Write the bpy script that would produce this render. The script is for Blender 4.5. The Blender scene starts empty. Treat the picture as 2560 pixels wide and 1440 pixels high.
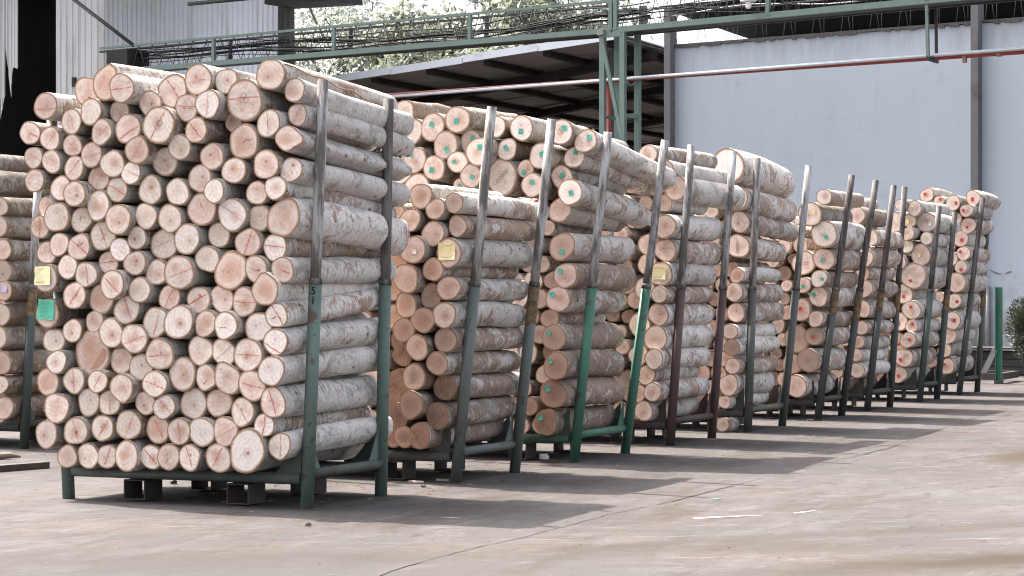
import bpy, bmesh, math, random
import numpy as np
from mathutils import Vector, Matrix, Euler

# ------------------------------------------------------------------ camera, sky, sun, exposure
scene = bpy.context.scene
C = scene.collection
F_PX, CX, HY, HC = 5600.0, 1280.0, 750.0, 1.5          # focal length in photo pixels, principal column, horizon row, eye height
cam_d = bpy.data.cameras.new('camera')
cam_d.sensor_width = 36.0
cam_d.lens = F_PX / 2560.0 * 36.0
cam_d.shift_y = 30.0 / 2560.0
cam_d.clip_start = 0.1
cam_d.clip_end = 2000.0
cam = bpy.data.objects.new('camera', cam_d)
cam.location = (0, 0, HC)
cam.rotation_euler = (math.pi / 2, 0, 0)
C.objects.link(cam)
scene.camera = cam

SUN_EL, SUN_AZ = math.radians(56.5), math.radians(-53.0)
world = bpy.data.worlds.new('World')
scene.world = world
world.use_nodes = True
wn = world.node_tree
sky_n = wn.nodes.new('ShaderNodeTexSky')
sky_n.sky_type = 'NISHITA'
sky_n.sun_disc = False
sky_n.sun_elevation = SUN_EL
sky_n.sun_rotation = SUN_AZ
sky_n.altitude = 100.0
sky_n.air_density = 0.75
sky_n.dust_density = 7.0
sky_n.ozone_density = 0.4
hz_n = wn.nodes.new('ShaderNodeHueSaturation')                 # a milky, hazy tropical sky
hz_n.inputs['Saturation'].default_value = 0.5
wn.links.new(sky_n.outputs[0], hz_n.inputs['Color'])
wn.links.new(hz_n.outputs[0], wn.nodes['Background'].inputs[0])
wn.nodes['Background'].inputs[1].default_value = 0.15

sun_d = bpy.data.lights.new('sun', 'SUN')
sun_d.energy = 3.5
sun_d.angle = math.radians(0.6)
sun_d.color = (1.0, 0.95, 0.88)
sun = bpy.data.objects.new('sun', sun_d)
sdir = Vector((-math.sin(SUN_AZ) * math.cos(SUN_EL), -math.cos(SUN_AZ) * math.cos(SUN_EL), -math.sin(SUN_EL)))
sun.rotation_euler = sdir.to_track_quat('-Z', 'Y').to_euler()
sun.location = (-20, 20, 40)
C.objects.link(sun)

vs = scene.view_settings
vs.view_transform = 'Standard'
vs.look = 'None'
vs.gamma = 1.0
vs.use_curve_mapping = False
vs.exposure = 2.13
scene.cycles.use_denoising = True
scene.cycles.max_bounces = 8
scene.cycles.filter_width = 1.1

# ------------------------------------------------------------------ frames of the place
TH = math.atan(2484.0 / F_PX)                            # the rows of racks run this far right of straight ahead
U = Vector((math.sin(TH), math.cos(TH), 0))              # along a row, away from the camera
V = Vector((math.cos(TH), -math.sin(TH), 0))             # across a row, to the right
W = Vector((0.808, -0.589, 0)); N = Vector((0.589, 0.808, 0))   # along the long buildings / away from the yard
def at(x, y, D):                                         # a point of the plan line N.p = D, seen at photo pixel x, y
    Y = D / (N.x * (x - CX) / F_PX + N.y)
    return Vector(((x - CX) / F_PX * Y, Y, HC - (y - HY) / F_PX * Y))
def gnd(x, y):
    Y = F_PX * HC / (y - HY)
    return Vector(((x - CX) / F_PX * Y, Y, 0))

# ------------------------------------------------------------------ node helpers and materials
def new_mat(name):
    m = bpy.data.materials.new(name); m.use_nodes = True
    nt = m.node_tree
    return m, nt, nt.nodes['Principled BSDF']
def nd(nt, t, **kw):
    n = nt.nodes.new(t)
    for k, v in kw.items(): setattr(n, k, v)
    return n
def setv(n, **kw):
    for k, v in kw.items():
        n.inputs[k.replace('_', ' ')].default_value = v
def lk(nt, a, b): nt.links.new(a, b)
def ramp(nt, fac, stops):
    r = nd(nt, 'ShaderNodeValToRGB')
    el = r.color_ramp.elements
    while len(el) < len(stops): el.new(0.5)
    for e, (p, c) in zip(el, stops):
        e.position = p
        e.color = (c[0], c[1], c[2], 1) if isinstance(c, (tuple, list)) else (c, c, c, 1)
    lk(nt, fac, r.inputs[0])
    return r.outputs[0]
def mix(nt, fac, a, b, mode='MIX'):
    m = nd(nt, 'ShaderNodeMix', data_type='RGBA', blend_type=mode)
    for s, v in ((m.inputs[0], fac), (m.inputs[6], a), (m.inputs[7], b)):
        if isinstance(v, (int, float)): s.default_value = v
        elif isinstance(v, tuple): s.default_value = (v[0], v[1], v[2], 1)
        else: lk(nt, v, s)
    return m.outputs[2]
def math_n(nt, op, a, b=None, c=None):
    m = nd(nt, 'ShaderNodeMath', operation=op)
    for i, v in enumerate((a, b, c)):
        if v is None: continue
        if isinstance(v, (int, float)): m.inputs[i].default_value = v
        else: lk(nt, v, m.inputs[i])
    return m.outputs[0]
def noise(nt, vec, scale, detail=4, rough=0.55, dist=0.0):
    n = nd(nt, 'ShaderNodeTexNoise')
    setv(n, Scale=scale, Detail=detail, Roughness=rough, Distortion=dist)
    if vec is not None: lk(nt, vec, n.inputs['Vector'])
    return n.outputs['Fac']
def mapping(nt, vec, scale=(1, 1, 1), loc=None):
    m = nd(nt, 'ShaderNodeMapping')
    m.inputs['Scale'].default_value = scale
    lk(nt, vec, m.inputs['Vector'])
    if loc is not None: lk(nt, loc, m.inputs['Location'])
    return m.outputs[0]
def bump(nt, bsdf, h, strength=0.3, dist=0.01):
    b = nd(nt, 'ShaderNodeBump')
    b.inputs['Strength'].default_value = strength; b.inputs['Distance'].default_value = dist
    lk(nt, h, b.inputs['Height']); lk(nt, b.outputs[0], bsdf.inputs['Normal'])
def attr(nt, name): 
    a = nd(nt, 'ShaderNodeAttribute'); a.attribute_type = 'GEOMETRY'; a.attribute_name = name
    return a
def log_coords(nt):
    """local coordinates of the log (x across, y along, z up) and a random number that differs from log to log"""
    lc = attr(nt, 'lc').outputs['Vector']
    rnd = attr(nt, 'rnd').outputs['Fac']
    cmb = nd(nt, 'ShaderNodeCombineXYZ')
    for i, k in enumerate((37.0, 71.0, 53.0)):
        lk(nt, math_n(nt, 'MULTIPLY', rnd, k), cmb.inputs[i])
    return lc, rnd, cmb.outputs[0]

def make_bark():
    m, nt, b = new_mat('bark')
    lc, rnd, off = log_coords(nt)
    va = nd(nt, 'ShaderNodeVectorMath', operation='ADD'); lk(nt, lc, va.inputs[0]); lk(nt, off, va.inputs[1])
    p = va.outputs[0]
    age = attr(nt, 'age').outputs['Fac']                    # 0 clean white bark .. 1 brown, weathered
    big = noise(nt, mapping(nt, p, (6, 4, 6)), 1.0, 6, 0.66, 0.6)
    ringy = noise(nt, mapping(nt, p, (9, 46, 9)), 1.0, 6, 0.68, 0.7)
    fine = noise(nt, mapping(nt, p, (55, 90, 55)), 1.0, 4, 0.65)
    pale = mix(nt, noise(nt, mapping(nt, p, (3, 2, 3)), 1.0, 3), (0.57, 0.53, 0.475), (0.82, 0.785, 0.735))
    col = mix(nt, ramp(nt, ringy, [(0.50, 0.0), (0.66, 0.55)]), pale, (0.36, 0.30, 0.245))
    thr = math_n(nt, 'ADD', big, math_n(nt, 'MULTIPLY_ADD', age, 0.34, -0.17))
    thr2 = math_n(nt, 'ADD', thr, math_n(nt, 'MULTIPLY_ADD', ringy, 0.55, -0.275))
    col = mix(nt, ramp(nt, thr2, [(0.53, 0.0), (0.59, 0.9)]), col, mix(nt, ramp(nt, noise(nt, mapping(nt, p, (14, 30, 14)), 1.0, 5, 0.7, 0.6), [(0.36, 0.0), (0.62, 1.0)]), (0.20, 0.115, 0.072), (0.46, 0.325, 0.23)))
    # greenish grey lichen
    li = noise(nt, mapping(nt, p, (6.5, 3.6, 6.5)), 1.0, 6, 0.68, 0.5)
    col = mix(nt, ramp(nt, li, [(0.53, 0.0), (0.62, 0.7)]), col, (0.335, 0.315, 0.28))
    # dark flecks, short and wrapped around the trunk
    vor = nd(nt, 'ShaderNodeTexVoronoi', feature='F1'); vor.inputs['Scale'].default_value = 1.0
    lk(nt, mapping(nt, p, (17, 44, 17)), vor.inputs['Vector'])
    fl = ramp(nt, vor.outputs['Distance'], [(0.10, 1.0), (0.30, 0.0)])
    flm = math_n(nt, 'MULTIPLY', fl, ramp(nt, noise(nt, mapping(nt, p, (8, 8, 8)), 1.0, 2), [(0.40, 0.0), (0.56, 1.0)]))
    col = mix(nt, flm, col, (0.19, 0.155, 0.125))
    kn = nd(nt, 'ShaderNodeTexVoronoi', feature='F1'); kn.inputs['Scale'].default_value = 1.0
    lk(nt, mapping(nt, p, (6, 4.5, 6)), kn.inputs['Vector'])
    col = mix(nt, ramp(nt, kn.outputs['Distance'], [(0.06, 0.9), (0.13, 0.0)]), col, (0.11, 0.075, 0.05))
    bb = math_n(nt, 'MULTIPLY_ADD', math_n(nt, 'FRACT', math_n(nt, 'MULTIPLY', rnd, 917.0)), 0.30, 0.78)
    cb = nd(nt, 'ShaderNodeCombineXYZ')
    for i in range(3): lk(nt, bb, cb.inputs[i])
    col = mix(nt, 1.0, col, cb.outputs[0], 'MULTIPLY')
    dl = math_n(nt, 'MULTIPLY_ADD', attr(nt, 'dull_shade').outputs['Fac'], -0.62, 1.0)  # darkens the bark; on inner logs this paints in shaded gaps
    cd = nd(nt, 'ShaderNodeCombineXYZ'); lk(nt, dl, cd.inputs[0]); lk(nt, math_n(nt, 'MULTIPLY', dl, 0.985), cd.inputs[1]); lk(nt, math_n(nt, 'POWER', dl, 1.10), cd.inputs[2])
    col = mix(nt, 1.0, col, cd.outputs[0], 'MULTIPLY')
    fine_v = ramp(nt, fine, [(0.3, 0.68), (0.7, 1.15)])
    col = mix(nt, 1.0, col, fine_v, 'MULTIPLY')
    lk(nt, col, b.inputs['Base Color'])
    b.inputs['Roughness'].default_value = 0.82
    h = math_n(nt, 'ADD', math_n(nt, 'MULTIPLY', ringy, 0.8), math_n(nt, 'ADD', math_n(nt, 'MULTIPLY', fine, 0.5), math_n(nt, 'MULTIPLY', big, 0.8)))
    bump(nt, b, h, 0.75, 0.012)
    return m

def make_cut():
    m, nt, b = new_mat('cut_wood')
    lc, rnd, off = log_coords(nt)
    tint = attr(nt, 'tint').outputs['Fac']; brown = attr(nt, 'brown').outputs['Fac']; pith = attr(nt, 'pith').outputs['Fac']; white = attr(nt, 'white').outputs['Fac']
    radn = attr(nt, 'radn').outputs['Fac']                  # 0 at the heart, 1 at the rim
    va = nd(nt, 'ShaderNodeVectorMath', operation='ADD'); lk(nt, lc, va.inputs[0]); lk(nt, off, va.inputs[1])
    p = va.outputs[0]
    # heart a little off centre
    wn_ = nd(nt, 'ShaderNodeTexWhiteNoise', noise_dimensions='1D'); lk(nt, rnd, wn_.inputs['W'])
    v1 = nd(nt, 'ShaderNodeVectorMath', operation='SUBTRACT'); lk(nt, wn_.outputs['Color'], v1.inputs[0]); v1.inputs[1].default_value = (0.5, 0.5, 0.5)
    v2 = nd(nt, 'ShaderNodeVectorMath', operation='SCALE'); lk(nt, v1.outputs[0], v2.inputs[0]); v2.inputs['Scale'].default_value = 0.055
    v3 = nd(nt, 'ShaderNodeVectorMath', operation='SUBTRACT'); lk(nt, lc, v3.inputs[0]); lk(nt, v2.outputs[0], v3.inputs[1])
    v4 = nd(nt, 'ShaderNodeVectorMath', operation='MULTIPLY'); lk(nt, v3.outputs[0], v4.inputs[0]); v4.inputs[1].default_value = (1, 0, 1)
    ln = nd(nt, 'ShaderNodeVectorMath', operation='LENGTH'); lk(nt, v4.outputs[0], ln.inputs[0])
    d = math_n(nt, 'ADD', ln.outputs['Value'], math_n(nt, 'MULTIPLY_ADD', noise(nt, mapping(nt, p, (14, 0, 14)), 1.0, 3), 0.022, -0.011))
    rings = math_n(nt, 'MULTIPLY_ADD', math_n(nt, 'SINE', math_n(nt, 'MULTIPLY', d, 560.0)), 0.5, 0.5)
    rings2 = math_n(nt, 'MULTIPLY_ADD', math_n(nt, 'SINE', math_n(nt, 'MULTIPLY_ADD', d, 185.0, 1.0)), 0.5, 0.5)
    blot = noise(nt, mapping(nt, p, (11, 0, 11)), 1.0, 4, 0.6)
    fine = noise(nt, mapping(nt, p, (95, 0, 95)), 1.0, 4, 0.7)
    base = mix(nt, ramp(nt, blot, [(0.36, 0.0), (0.62, 1.0)]), (0.61, 0.43, 0.35), (0.84, 0.73, 0.655))
    r2 = math_n(nt, 'FRACT', math_n(nt, 'MULTIPLY', rnd, 733.0))
    base = mix(nt, ramp(nt, r2, [(0.45, 0.0), (0.9, 0.75)]), base, (0.84, 0.755, 0.655))
    base = mix(nt, ramp(nt, r2, [(0.0, 0.5), (0.22, 0.0)]), base, (0.72, 0.50, 0.43))
    base = mix(nt, white, base, (0.88, 0.81, 0.75))
    base = mix(nt, math_n(nt, 'MULTIPLY', tint, 0.9), base, (0.52, 0.285, 0.185))
    # outer sapwood a touch paler, patchy
    sap = ramp(nt, math_n(nt, 'ADD', radn, math_n(nt, 'MULTIPLY_ADD', blot, 0.9, -0.45)), [(0.45, 0.0), (0.85, 0.45)])
    base = mix(nt, sap, base, (0.84, 0.755, 0.67))
    # heartwood tone in the middle
    hw0 = ramp(nt, math_n(nt, 'ADD', d, math_n(nt, 'MULTIPLY', blot, 0.05)), [(0.035, 1.0), (0.085, 0.0)])
    hw = math_n(nt, 'MULTIPLY', hw0, math_n(nt, 'MULTIPLY_ADD', math_n(nt, 'FRACT', math_n(nt, 'MULTIPLY', rnd, 313.0)), 1.4, 0.1))
    base = mix(nt, math_n(nt, 'MULTIPLY', hw, 0.6), base, (0.52, 0.315, 0.225))
    base = mix(nt, math_n(nt, 'MULTIPLY', brown, ramp(nt, blot, [(0.2, 0.6), (0.7, 1.0)])), base, (0.155, 0.078, 0.044))
    col = mix(nt, math_n(nt, 'MULTIPLY', math_n(nt, 'MULTIPLY', rings, rings2), 0.32), base, (0.38, 0.24, 0.17))
    # chainsaw streaks, direction from log to log
    rot = nd(nt, 'ShaderNodeVectorRotate', rotation_type='Y_AXIS'); lk(nt, lc, rot.inputs['Vector']); lk(nt, math_n(nt, 'MULTIPLY', rnd, 33.0), rot.inputs['Angle'])
    saw = noise(nt, mapping(nt, rot.outputs[0], (160, 0, 9)), 1.0, 3, 0.6)
    col = mix(nt, ramp(nt, saw, [(0.50, 0.0), (0.66, 0.45)]), col, (0.47, 0.34, 0.28))
    col = mix(nt, ramp(nt, fine, [(0.55, 0.0), (0.72, 0.55)]), col, (0.46, 0.33, 0.27))
    # grey mould speckle
    mo = noise(nt, mapping(nt, p, (26, 0, 26)), 1.0, 5, 0.7)
    col = mix(nt, ramp(nt, mo, [(0.57, 0.0), (0.68, 0.5)]), col, (0.33, 0.27, 0.24))
    # fine drying checks that run out from the heart
    sx = nd(nt, 'ShaderNodeSeparateXYZ'); lk(nt, v4.outputs[0], sx.inputs[0])
    an = math_n(nt, 'ARCTAN2', sx.outputs[2], sx.outputs[0])
    cv = nd(nt, 'ShaderNodeCombineXYZ'); lk(nt, math_n(nt, 'MULTIPLY', an, 2.2), cv.inputs[0]); lk(nt, math_n(nt, 'MULTIPLY', d, 5.0), cv.inputs[1]); lk(nt, math_n(nt, 'MULTIPLY', rnd, 91.0), cv.inputs[2])
    ck = noise(nt, cv.outputs[0], 2.6, 4, 0.7, 0.2)
    col = mix(nt, ramp(nt, ck, [(0.60, 0.0), (0.68, 0.4)]), col, (0.34, 0.20, 0.14))
    br_ = math_n(nt, 'MULTIPLY_ADD', math_n(nt, 'FRACT', math_n(nt, 'MULTIPLY', rnd, 517.0)), 0.26, 0.82)
    cb = nd(nt, 'ShaderNodeCombineXYZ')
    for i in range(3): lk(nt, br_, cb.inputs[i])
    col = mix(nt, 1.0, col, cb.outputs[0], 'MULTIPLY')
    # heart dot
    pd = math_n(nt, 'MULTIPLY', ramp(nt, math_n(nt, 'ADD', ln.outputs['Value'], math_n(nt, 'MULTIPLY_ADD', fine, 0.012, -0.006)), [(0.006, 1.0), (0.018, 0.0)]), pith)
    col = mix(nt, pd, col, (0.16, 0.075, 0.04))
    # darker damp ring under the bark
    rim = ramp(nt, math_n(nt, 'ADD', radn, math_n(nt, 'MULTIPLY_ADD', mo, 0.10, -0.05)), [(0.88, 0.0), (0.97, 0.85)])
    col = mix(nt, rim, col, (0.30, 0.165, 0.095))
    lk(nt, col, b.inputs['Base Color'])
    b.inputs['Roughness'].default_value = 0.9
    b.inputs['Specular IOR Level'].default_value = 0.2
    bump(nt, b, math_n(nt, 'ADD', saw, fine), 0.35, 0.004)
    return m

def plain(name, col, rough=0.7, metal=0.0, var=0.25, scale=8.0, dark=None, dscale=4.0, dthr=(0.55, 0.7), bmp=0.2, bdist=0.005, stretch=(1, 1, 1)):
    """a coloured surface with mottling and (optionally) wear of another colour"""
    m, nt, b = new_mat(name)
    tc = nd(nt, 'ShaderNodeTexCoord').outputs['Object']
    oi = nd(nt, 'ShaderNodeObjectInfo').outputs['Random']
    cmb = nd(nt, 'ShaderNodeCombineXYZ'); lk(nt, math_n(nt, 'MULTIPLY', oi, 50.0), cmb.inputs[0]); lk(nt, math_n(nt, 'MULTIPLY', oi, 31.0), cmb.inputs[2])
    p = mapping(nt, tc, stretch, cmb.outputs[0])
    n1 = noise(nt, p, scale, 5, 0.6)
    c = mix(nt, n1, tuple(x * (1 - var) for x in col), tuple(min(1, x * (1 + var)) for x in col))
    if dark is not None:
        n2 = noise(nt, p, dscale, 6, 0.65)
        c = mix(nt, ramp(nt, n2, [(dthr[0], 0.0), (dthr[1], 0.85)]), c, dark)
    lk(nt, c, b.inputs['Base Color'])
    b.inputs['Roughness'].default_value = rough
    b.inputs['Metallic'].default_value = metal
    b.inputs['Specular IOR Level'].default_value = 0.25
    if bmp: bump(nt, b, noise(nt, p, scale * 3, 4, 0.6), bmp, bdist)
    return m

M = {}
M['bark'] = make_bark()
M['cut'] = make_cut()
M['inner_bark'] = plain('inner_bark', (0.26, 0.155, 0.09), 0.9, var=0.5, scale=40)
M['crayon'] = plain('red_crayon', (0.54, 0.055, 0.048), 0.8, var=0.35, scale=120, dark=(0.62, 0.40, 0.33), dscale=60, dthr=(0.46, 0.60), bmp=0)
M['crayon_faint'] = plain('faded_red_crayon', (0.52, 0.19, 0.155), 0.85, var=0.3, scale=120, dark=(0.64, 0.47, 0.40), dscale=60, dthr=(0.42, 0.56), bmp=0)
M['ink'] = plain('stamp_ink', (0.24, 0.20, 0.19), 0.8, var=0.3, scale=90, bmp=0)
M['crack'] = plain('crack_dark', (0.24, 0.13, 0.085), 0.95, var=0.4, scale=60, bmp=0)
M['scratch'] = plain('fresh_scratch', (0.82, 0.76, 0.70), 0.9, var=0.1, scale=60, bmp=0)
M['facet'] = plain('split_wood', (0.38, 0.22, 0.15), 0.9, var=0.25, scale=30, stretch=(1, 1, 4))
for k, c in dict(g=(0.085, 0.37, 0.285), y=(0.72, 0.62, 0.27), r=(0.50, 0.055, 0.05), w=(0.80, 0.79, 0.76), p=(0.52, 0.44, 0.66)).items():
    M['tag_' + k] = plain('tag_paper_' + {'g': 'green', 'y': 'yellow', 'r': 'red', 'w': 'white', 'p': 'lilac'}[k], c, 0.75, var=0.15, scale=45, bmp=0.4, bdist=0.004)
M['note_y'] = plain('note_paper_yellow', (0.80, 0.73, 0.42), 0.75, var=0.12, scale=14, bmp=0.5, bdist=0.01)
M['note_g'] = plain('note_paper_green', (0.10, 0.46, 0.30), 0.75, var=0.15, scale=14, bmp=0.5, bdist=0.01)
RUST = (0.085, 0.05, 0.035)
PAINT = {  # lower sleeves, rack by rack
 0: (0.050, 0.065, 0.062), 1: (0.098, 0.138, 0.118), 2: (0.105, 0.122, 0.112), 3: (0.058, 0.150, 0.104), 4: (0.085, 0.055, 0.052),
 5: (0.085, 0.09, 0.080), 6: (0.066, 0.070, 0.066), 7: (0.062, 0.067, 0.064), 8: (0.062, 0.080, 0.075), 9: (0.064, 0.074, 0.068)}
for k, c in PAINT.items():
    M['paint%d' % k] = plain('rack_paint_%d' % k, c, 0.55, 0.0, var=0.22, scale=9, dark=RUST, dscale=9, dthr=(0.60, 0.635), bmp=0.35)
    M['beam%d' % k] = plain('rack_beam_%d' % k, tuple(0.45 * x + 0.55 * y for x, y in zip(c, (0.045, 0.038, 0.034))), 0.65, 0.0, var=0.3, scale=9, dark=RUST, dscale=7, dthr=(0.54, 0.60), bmp=0.35)
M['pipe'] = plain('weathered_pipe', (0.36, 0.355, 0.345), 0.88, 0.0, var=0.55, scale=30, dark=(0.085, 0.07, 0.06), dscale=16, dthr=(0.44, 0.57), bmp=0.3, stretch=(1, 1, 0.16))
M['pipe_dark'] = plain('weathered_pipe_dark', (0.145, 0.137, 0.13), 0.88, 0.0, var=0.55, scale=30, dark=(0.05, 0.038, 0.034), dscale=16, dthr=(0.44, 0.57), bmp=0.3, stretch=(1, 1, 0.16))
M['ochre'] = plain('ochre_band', (0.19, 0.135, 0.07), 0.8, var=0.4, scale=25, dark=(0.065, 0.055, 0.045), dscale=14, dthr=(0.45, 0.58))
M['stencil'] = plain('stencil_black', (0.012, 0.014, 0.014), 0.7, var=0.3, scale=60, bmp=0)
M['pocket'] = plain('fork_pocket_steel', (0.055, 0.046, 0.042), 0.7, 0.0, var=0.35, scale=9, dark=(0.10, 0.055, 0.038), dscale=6)

# ------------------------------------------------------------------ mesh helpers
class MB:
    """collects shapes; build() links them as ONE mesh object"""
    def __init__(s): s.v = []; s.f = []; s.mi = []; s.sm = []
    def add(s, vs, fs, mi=0, smooth=False):
        o = len(s.v); s.v += [tuple(v) for v in vs]
        for f in fs: s.f.append(tuple(o + i for i in f)); s.mi.append(mi); s.sm.append(smooth)
        return s
    def box(s, c, dx, dy, dz, ax=None, mi=0):
        """box centred on c; dx, dy, dz full sizes along the axes ax"""
        ax = ax or (Vector((1, 0, 0)), Vector((0, 1, 0)), Vector((0, 0, 1)))
        c = Vector(c); vs = []
        for k in (-.5, .5):
            for j in (-.5, .5):
                for i in (-.5, .5): vs.append(c + ax[0] * dx * i + ax[1] * dy * j + ax[2] * dz * k)
        return s.add(vs, [(0, 2, 3, 1), (4, 5, 7, 6), (0, 1, 5, 4), (2, 6, 7, 3), (0, 4, 6, 2), (1, 3, 7, 5)], mi)
    def bar(s, a, b, w, h, mi=0, up=Vector((0, 0, 1))):
        """rectangular bar from a to b"""
        a, b = Vector(a), Vector(b); d = (b - a); L = d.length; d.normalize()
        if abs(d.dot(up)) > 0.98: up = Vector((W.x, W.y, 0))
        x = d.cross(up).normalized(); z = x.cross(d).normalized()
        return s.box((a + b) / 2, w, L, h, (x, d, z), mi)
    def tube(s, pts, r, n=12, mi=0, cap=True, smooth=True):
        pts = [Vector(p) for p in pts]; rs = r if isinstance(r, (list, tuple)) else [r] * len(pts)
        vs = []; up0 = None
        for i, p in enumerate(pts):
            d = (pts[min(i + 1, len(pts) - 1)] - pts[max(i - 1, 0)]).normalized()
            ref = Vector((0, 0, 1)) if abs(d.z) < 0.9 else Vector((1, 0, 0))
            x = d.cross(ref).normalized() if up0 is None else (up0 - d * up0.dot(d)).normalized()
            up0 = x; y = d.cross(x)
            for k in range(n):
                a = 2 * math.pi * k / n
                vs.append(p + (x * math.cos(a) + y * math.sin(a)) * rs[i])
        fs = []
        for i in range(len(pts) - 1):
            for k in range(n):
                k2 = (k + 1) % n
                fs.append((i * n + k, i * n + k2, (i + 1) * n + k2, (i + 1) * n + k))
        s.add(vs, fs, mi, smooth)
        if cap:
            o = len(s.v) - len(vs); m = (len(pts) - 1) * n
            s.f.append(tuple(o + k for k in reversed(range(n)))); s.mi.append(mi); s.sm.append(False)
            s.f.append(tuple(o + m + k for k in range(n))); s.mi.append(mi); s.sm.append(False)
        return s
    def poly_extrude(s, pts, off, mi=0):
        """flat polygon (list of Vectors) thickened by the vector off"""
        n = len(pts); a = [Vector(p) for p in pts]; b = [p + off for p in a]
        fs = [tuple(range(n)), tuple(reversed(range(n, 2 * n)))] + [(i, n + i, n + (i + 1) % n, (i + 1) % n) for i in range(n)]
        return s.add(a + b, fs, mi)
    def build(s, name, mats, parent=None, origin=None):
        me = bpy.data.meshes.new(name)
        v = s.v
        if origin is not None:
            o_ = Vector(origin); v = [tuple(Vector(p) - o_) for p in v]
        me.from_pydata(v, [], s.f)
        for m in (mats if isinstance(mats, (list, tuple)) else [mats]): me.materials.append(m)
        me.polygons.foreach_set('material_index', s.mi)
        me.polygons.foreach_set('use_smooth', s.sm)
        me.update()
        o = bpy.data.objects.new(name, me); C.objects.link(o)
        if parent is not None: o.parent = parent
        if origin is not None: o.location = origin
        return o
def tag(o, label=None, cat=None, group=None, kind=None):
    if label: o['label'] = label
    if cat: o['category'] = cat
    if group: o['group'] = group
    if kind: o['kind'] = kind
    return o
def thing(name, label, cat, loc=(0, 0, 0), rz=0.0, group=None):
    o = bpy.data.objects.new(name, None); C.objects.link(o)
    o.location = loc; o.rotation_euler = (0, 0, rz)
    o.empty_display_size = 0.2
    return tag(o, label, cat, group)
ORD = ['zeroth', 'first', 'second', 'third', 'fourth', 'fifth', 'sixth', 'seventh', 'eighth', 'ninth', 'tenth', 'eleventh', 'twelfth', 'thirteenth',
       'fourteenth', 'fifteenth', 'sixteenth', 'seventeenth', 'eighteenth', 'nineteenth', 'twentieth']

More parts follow.
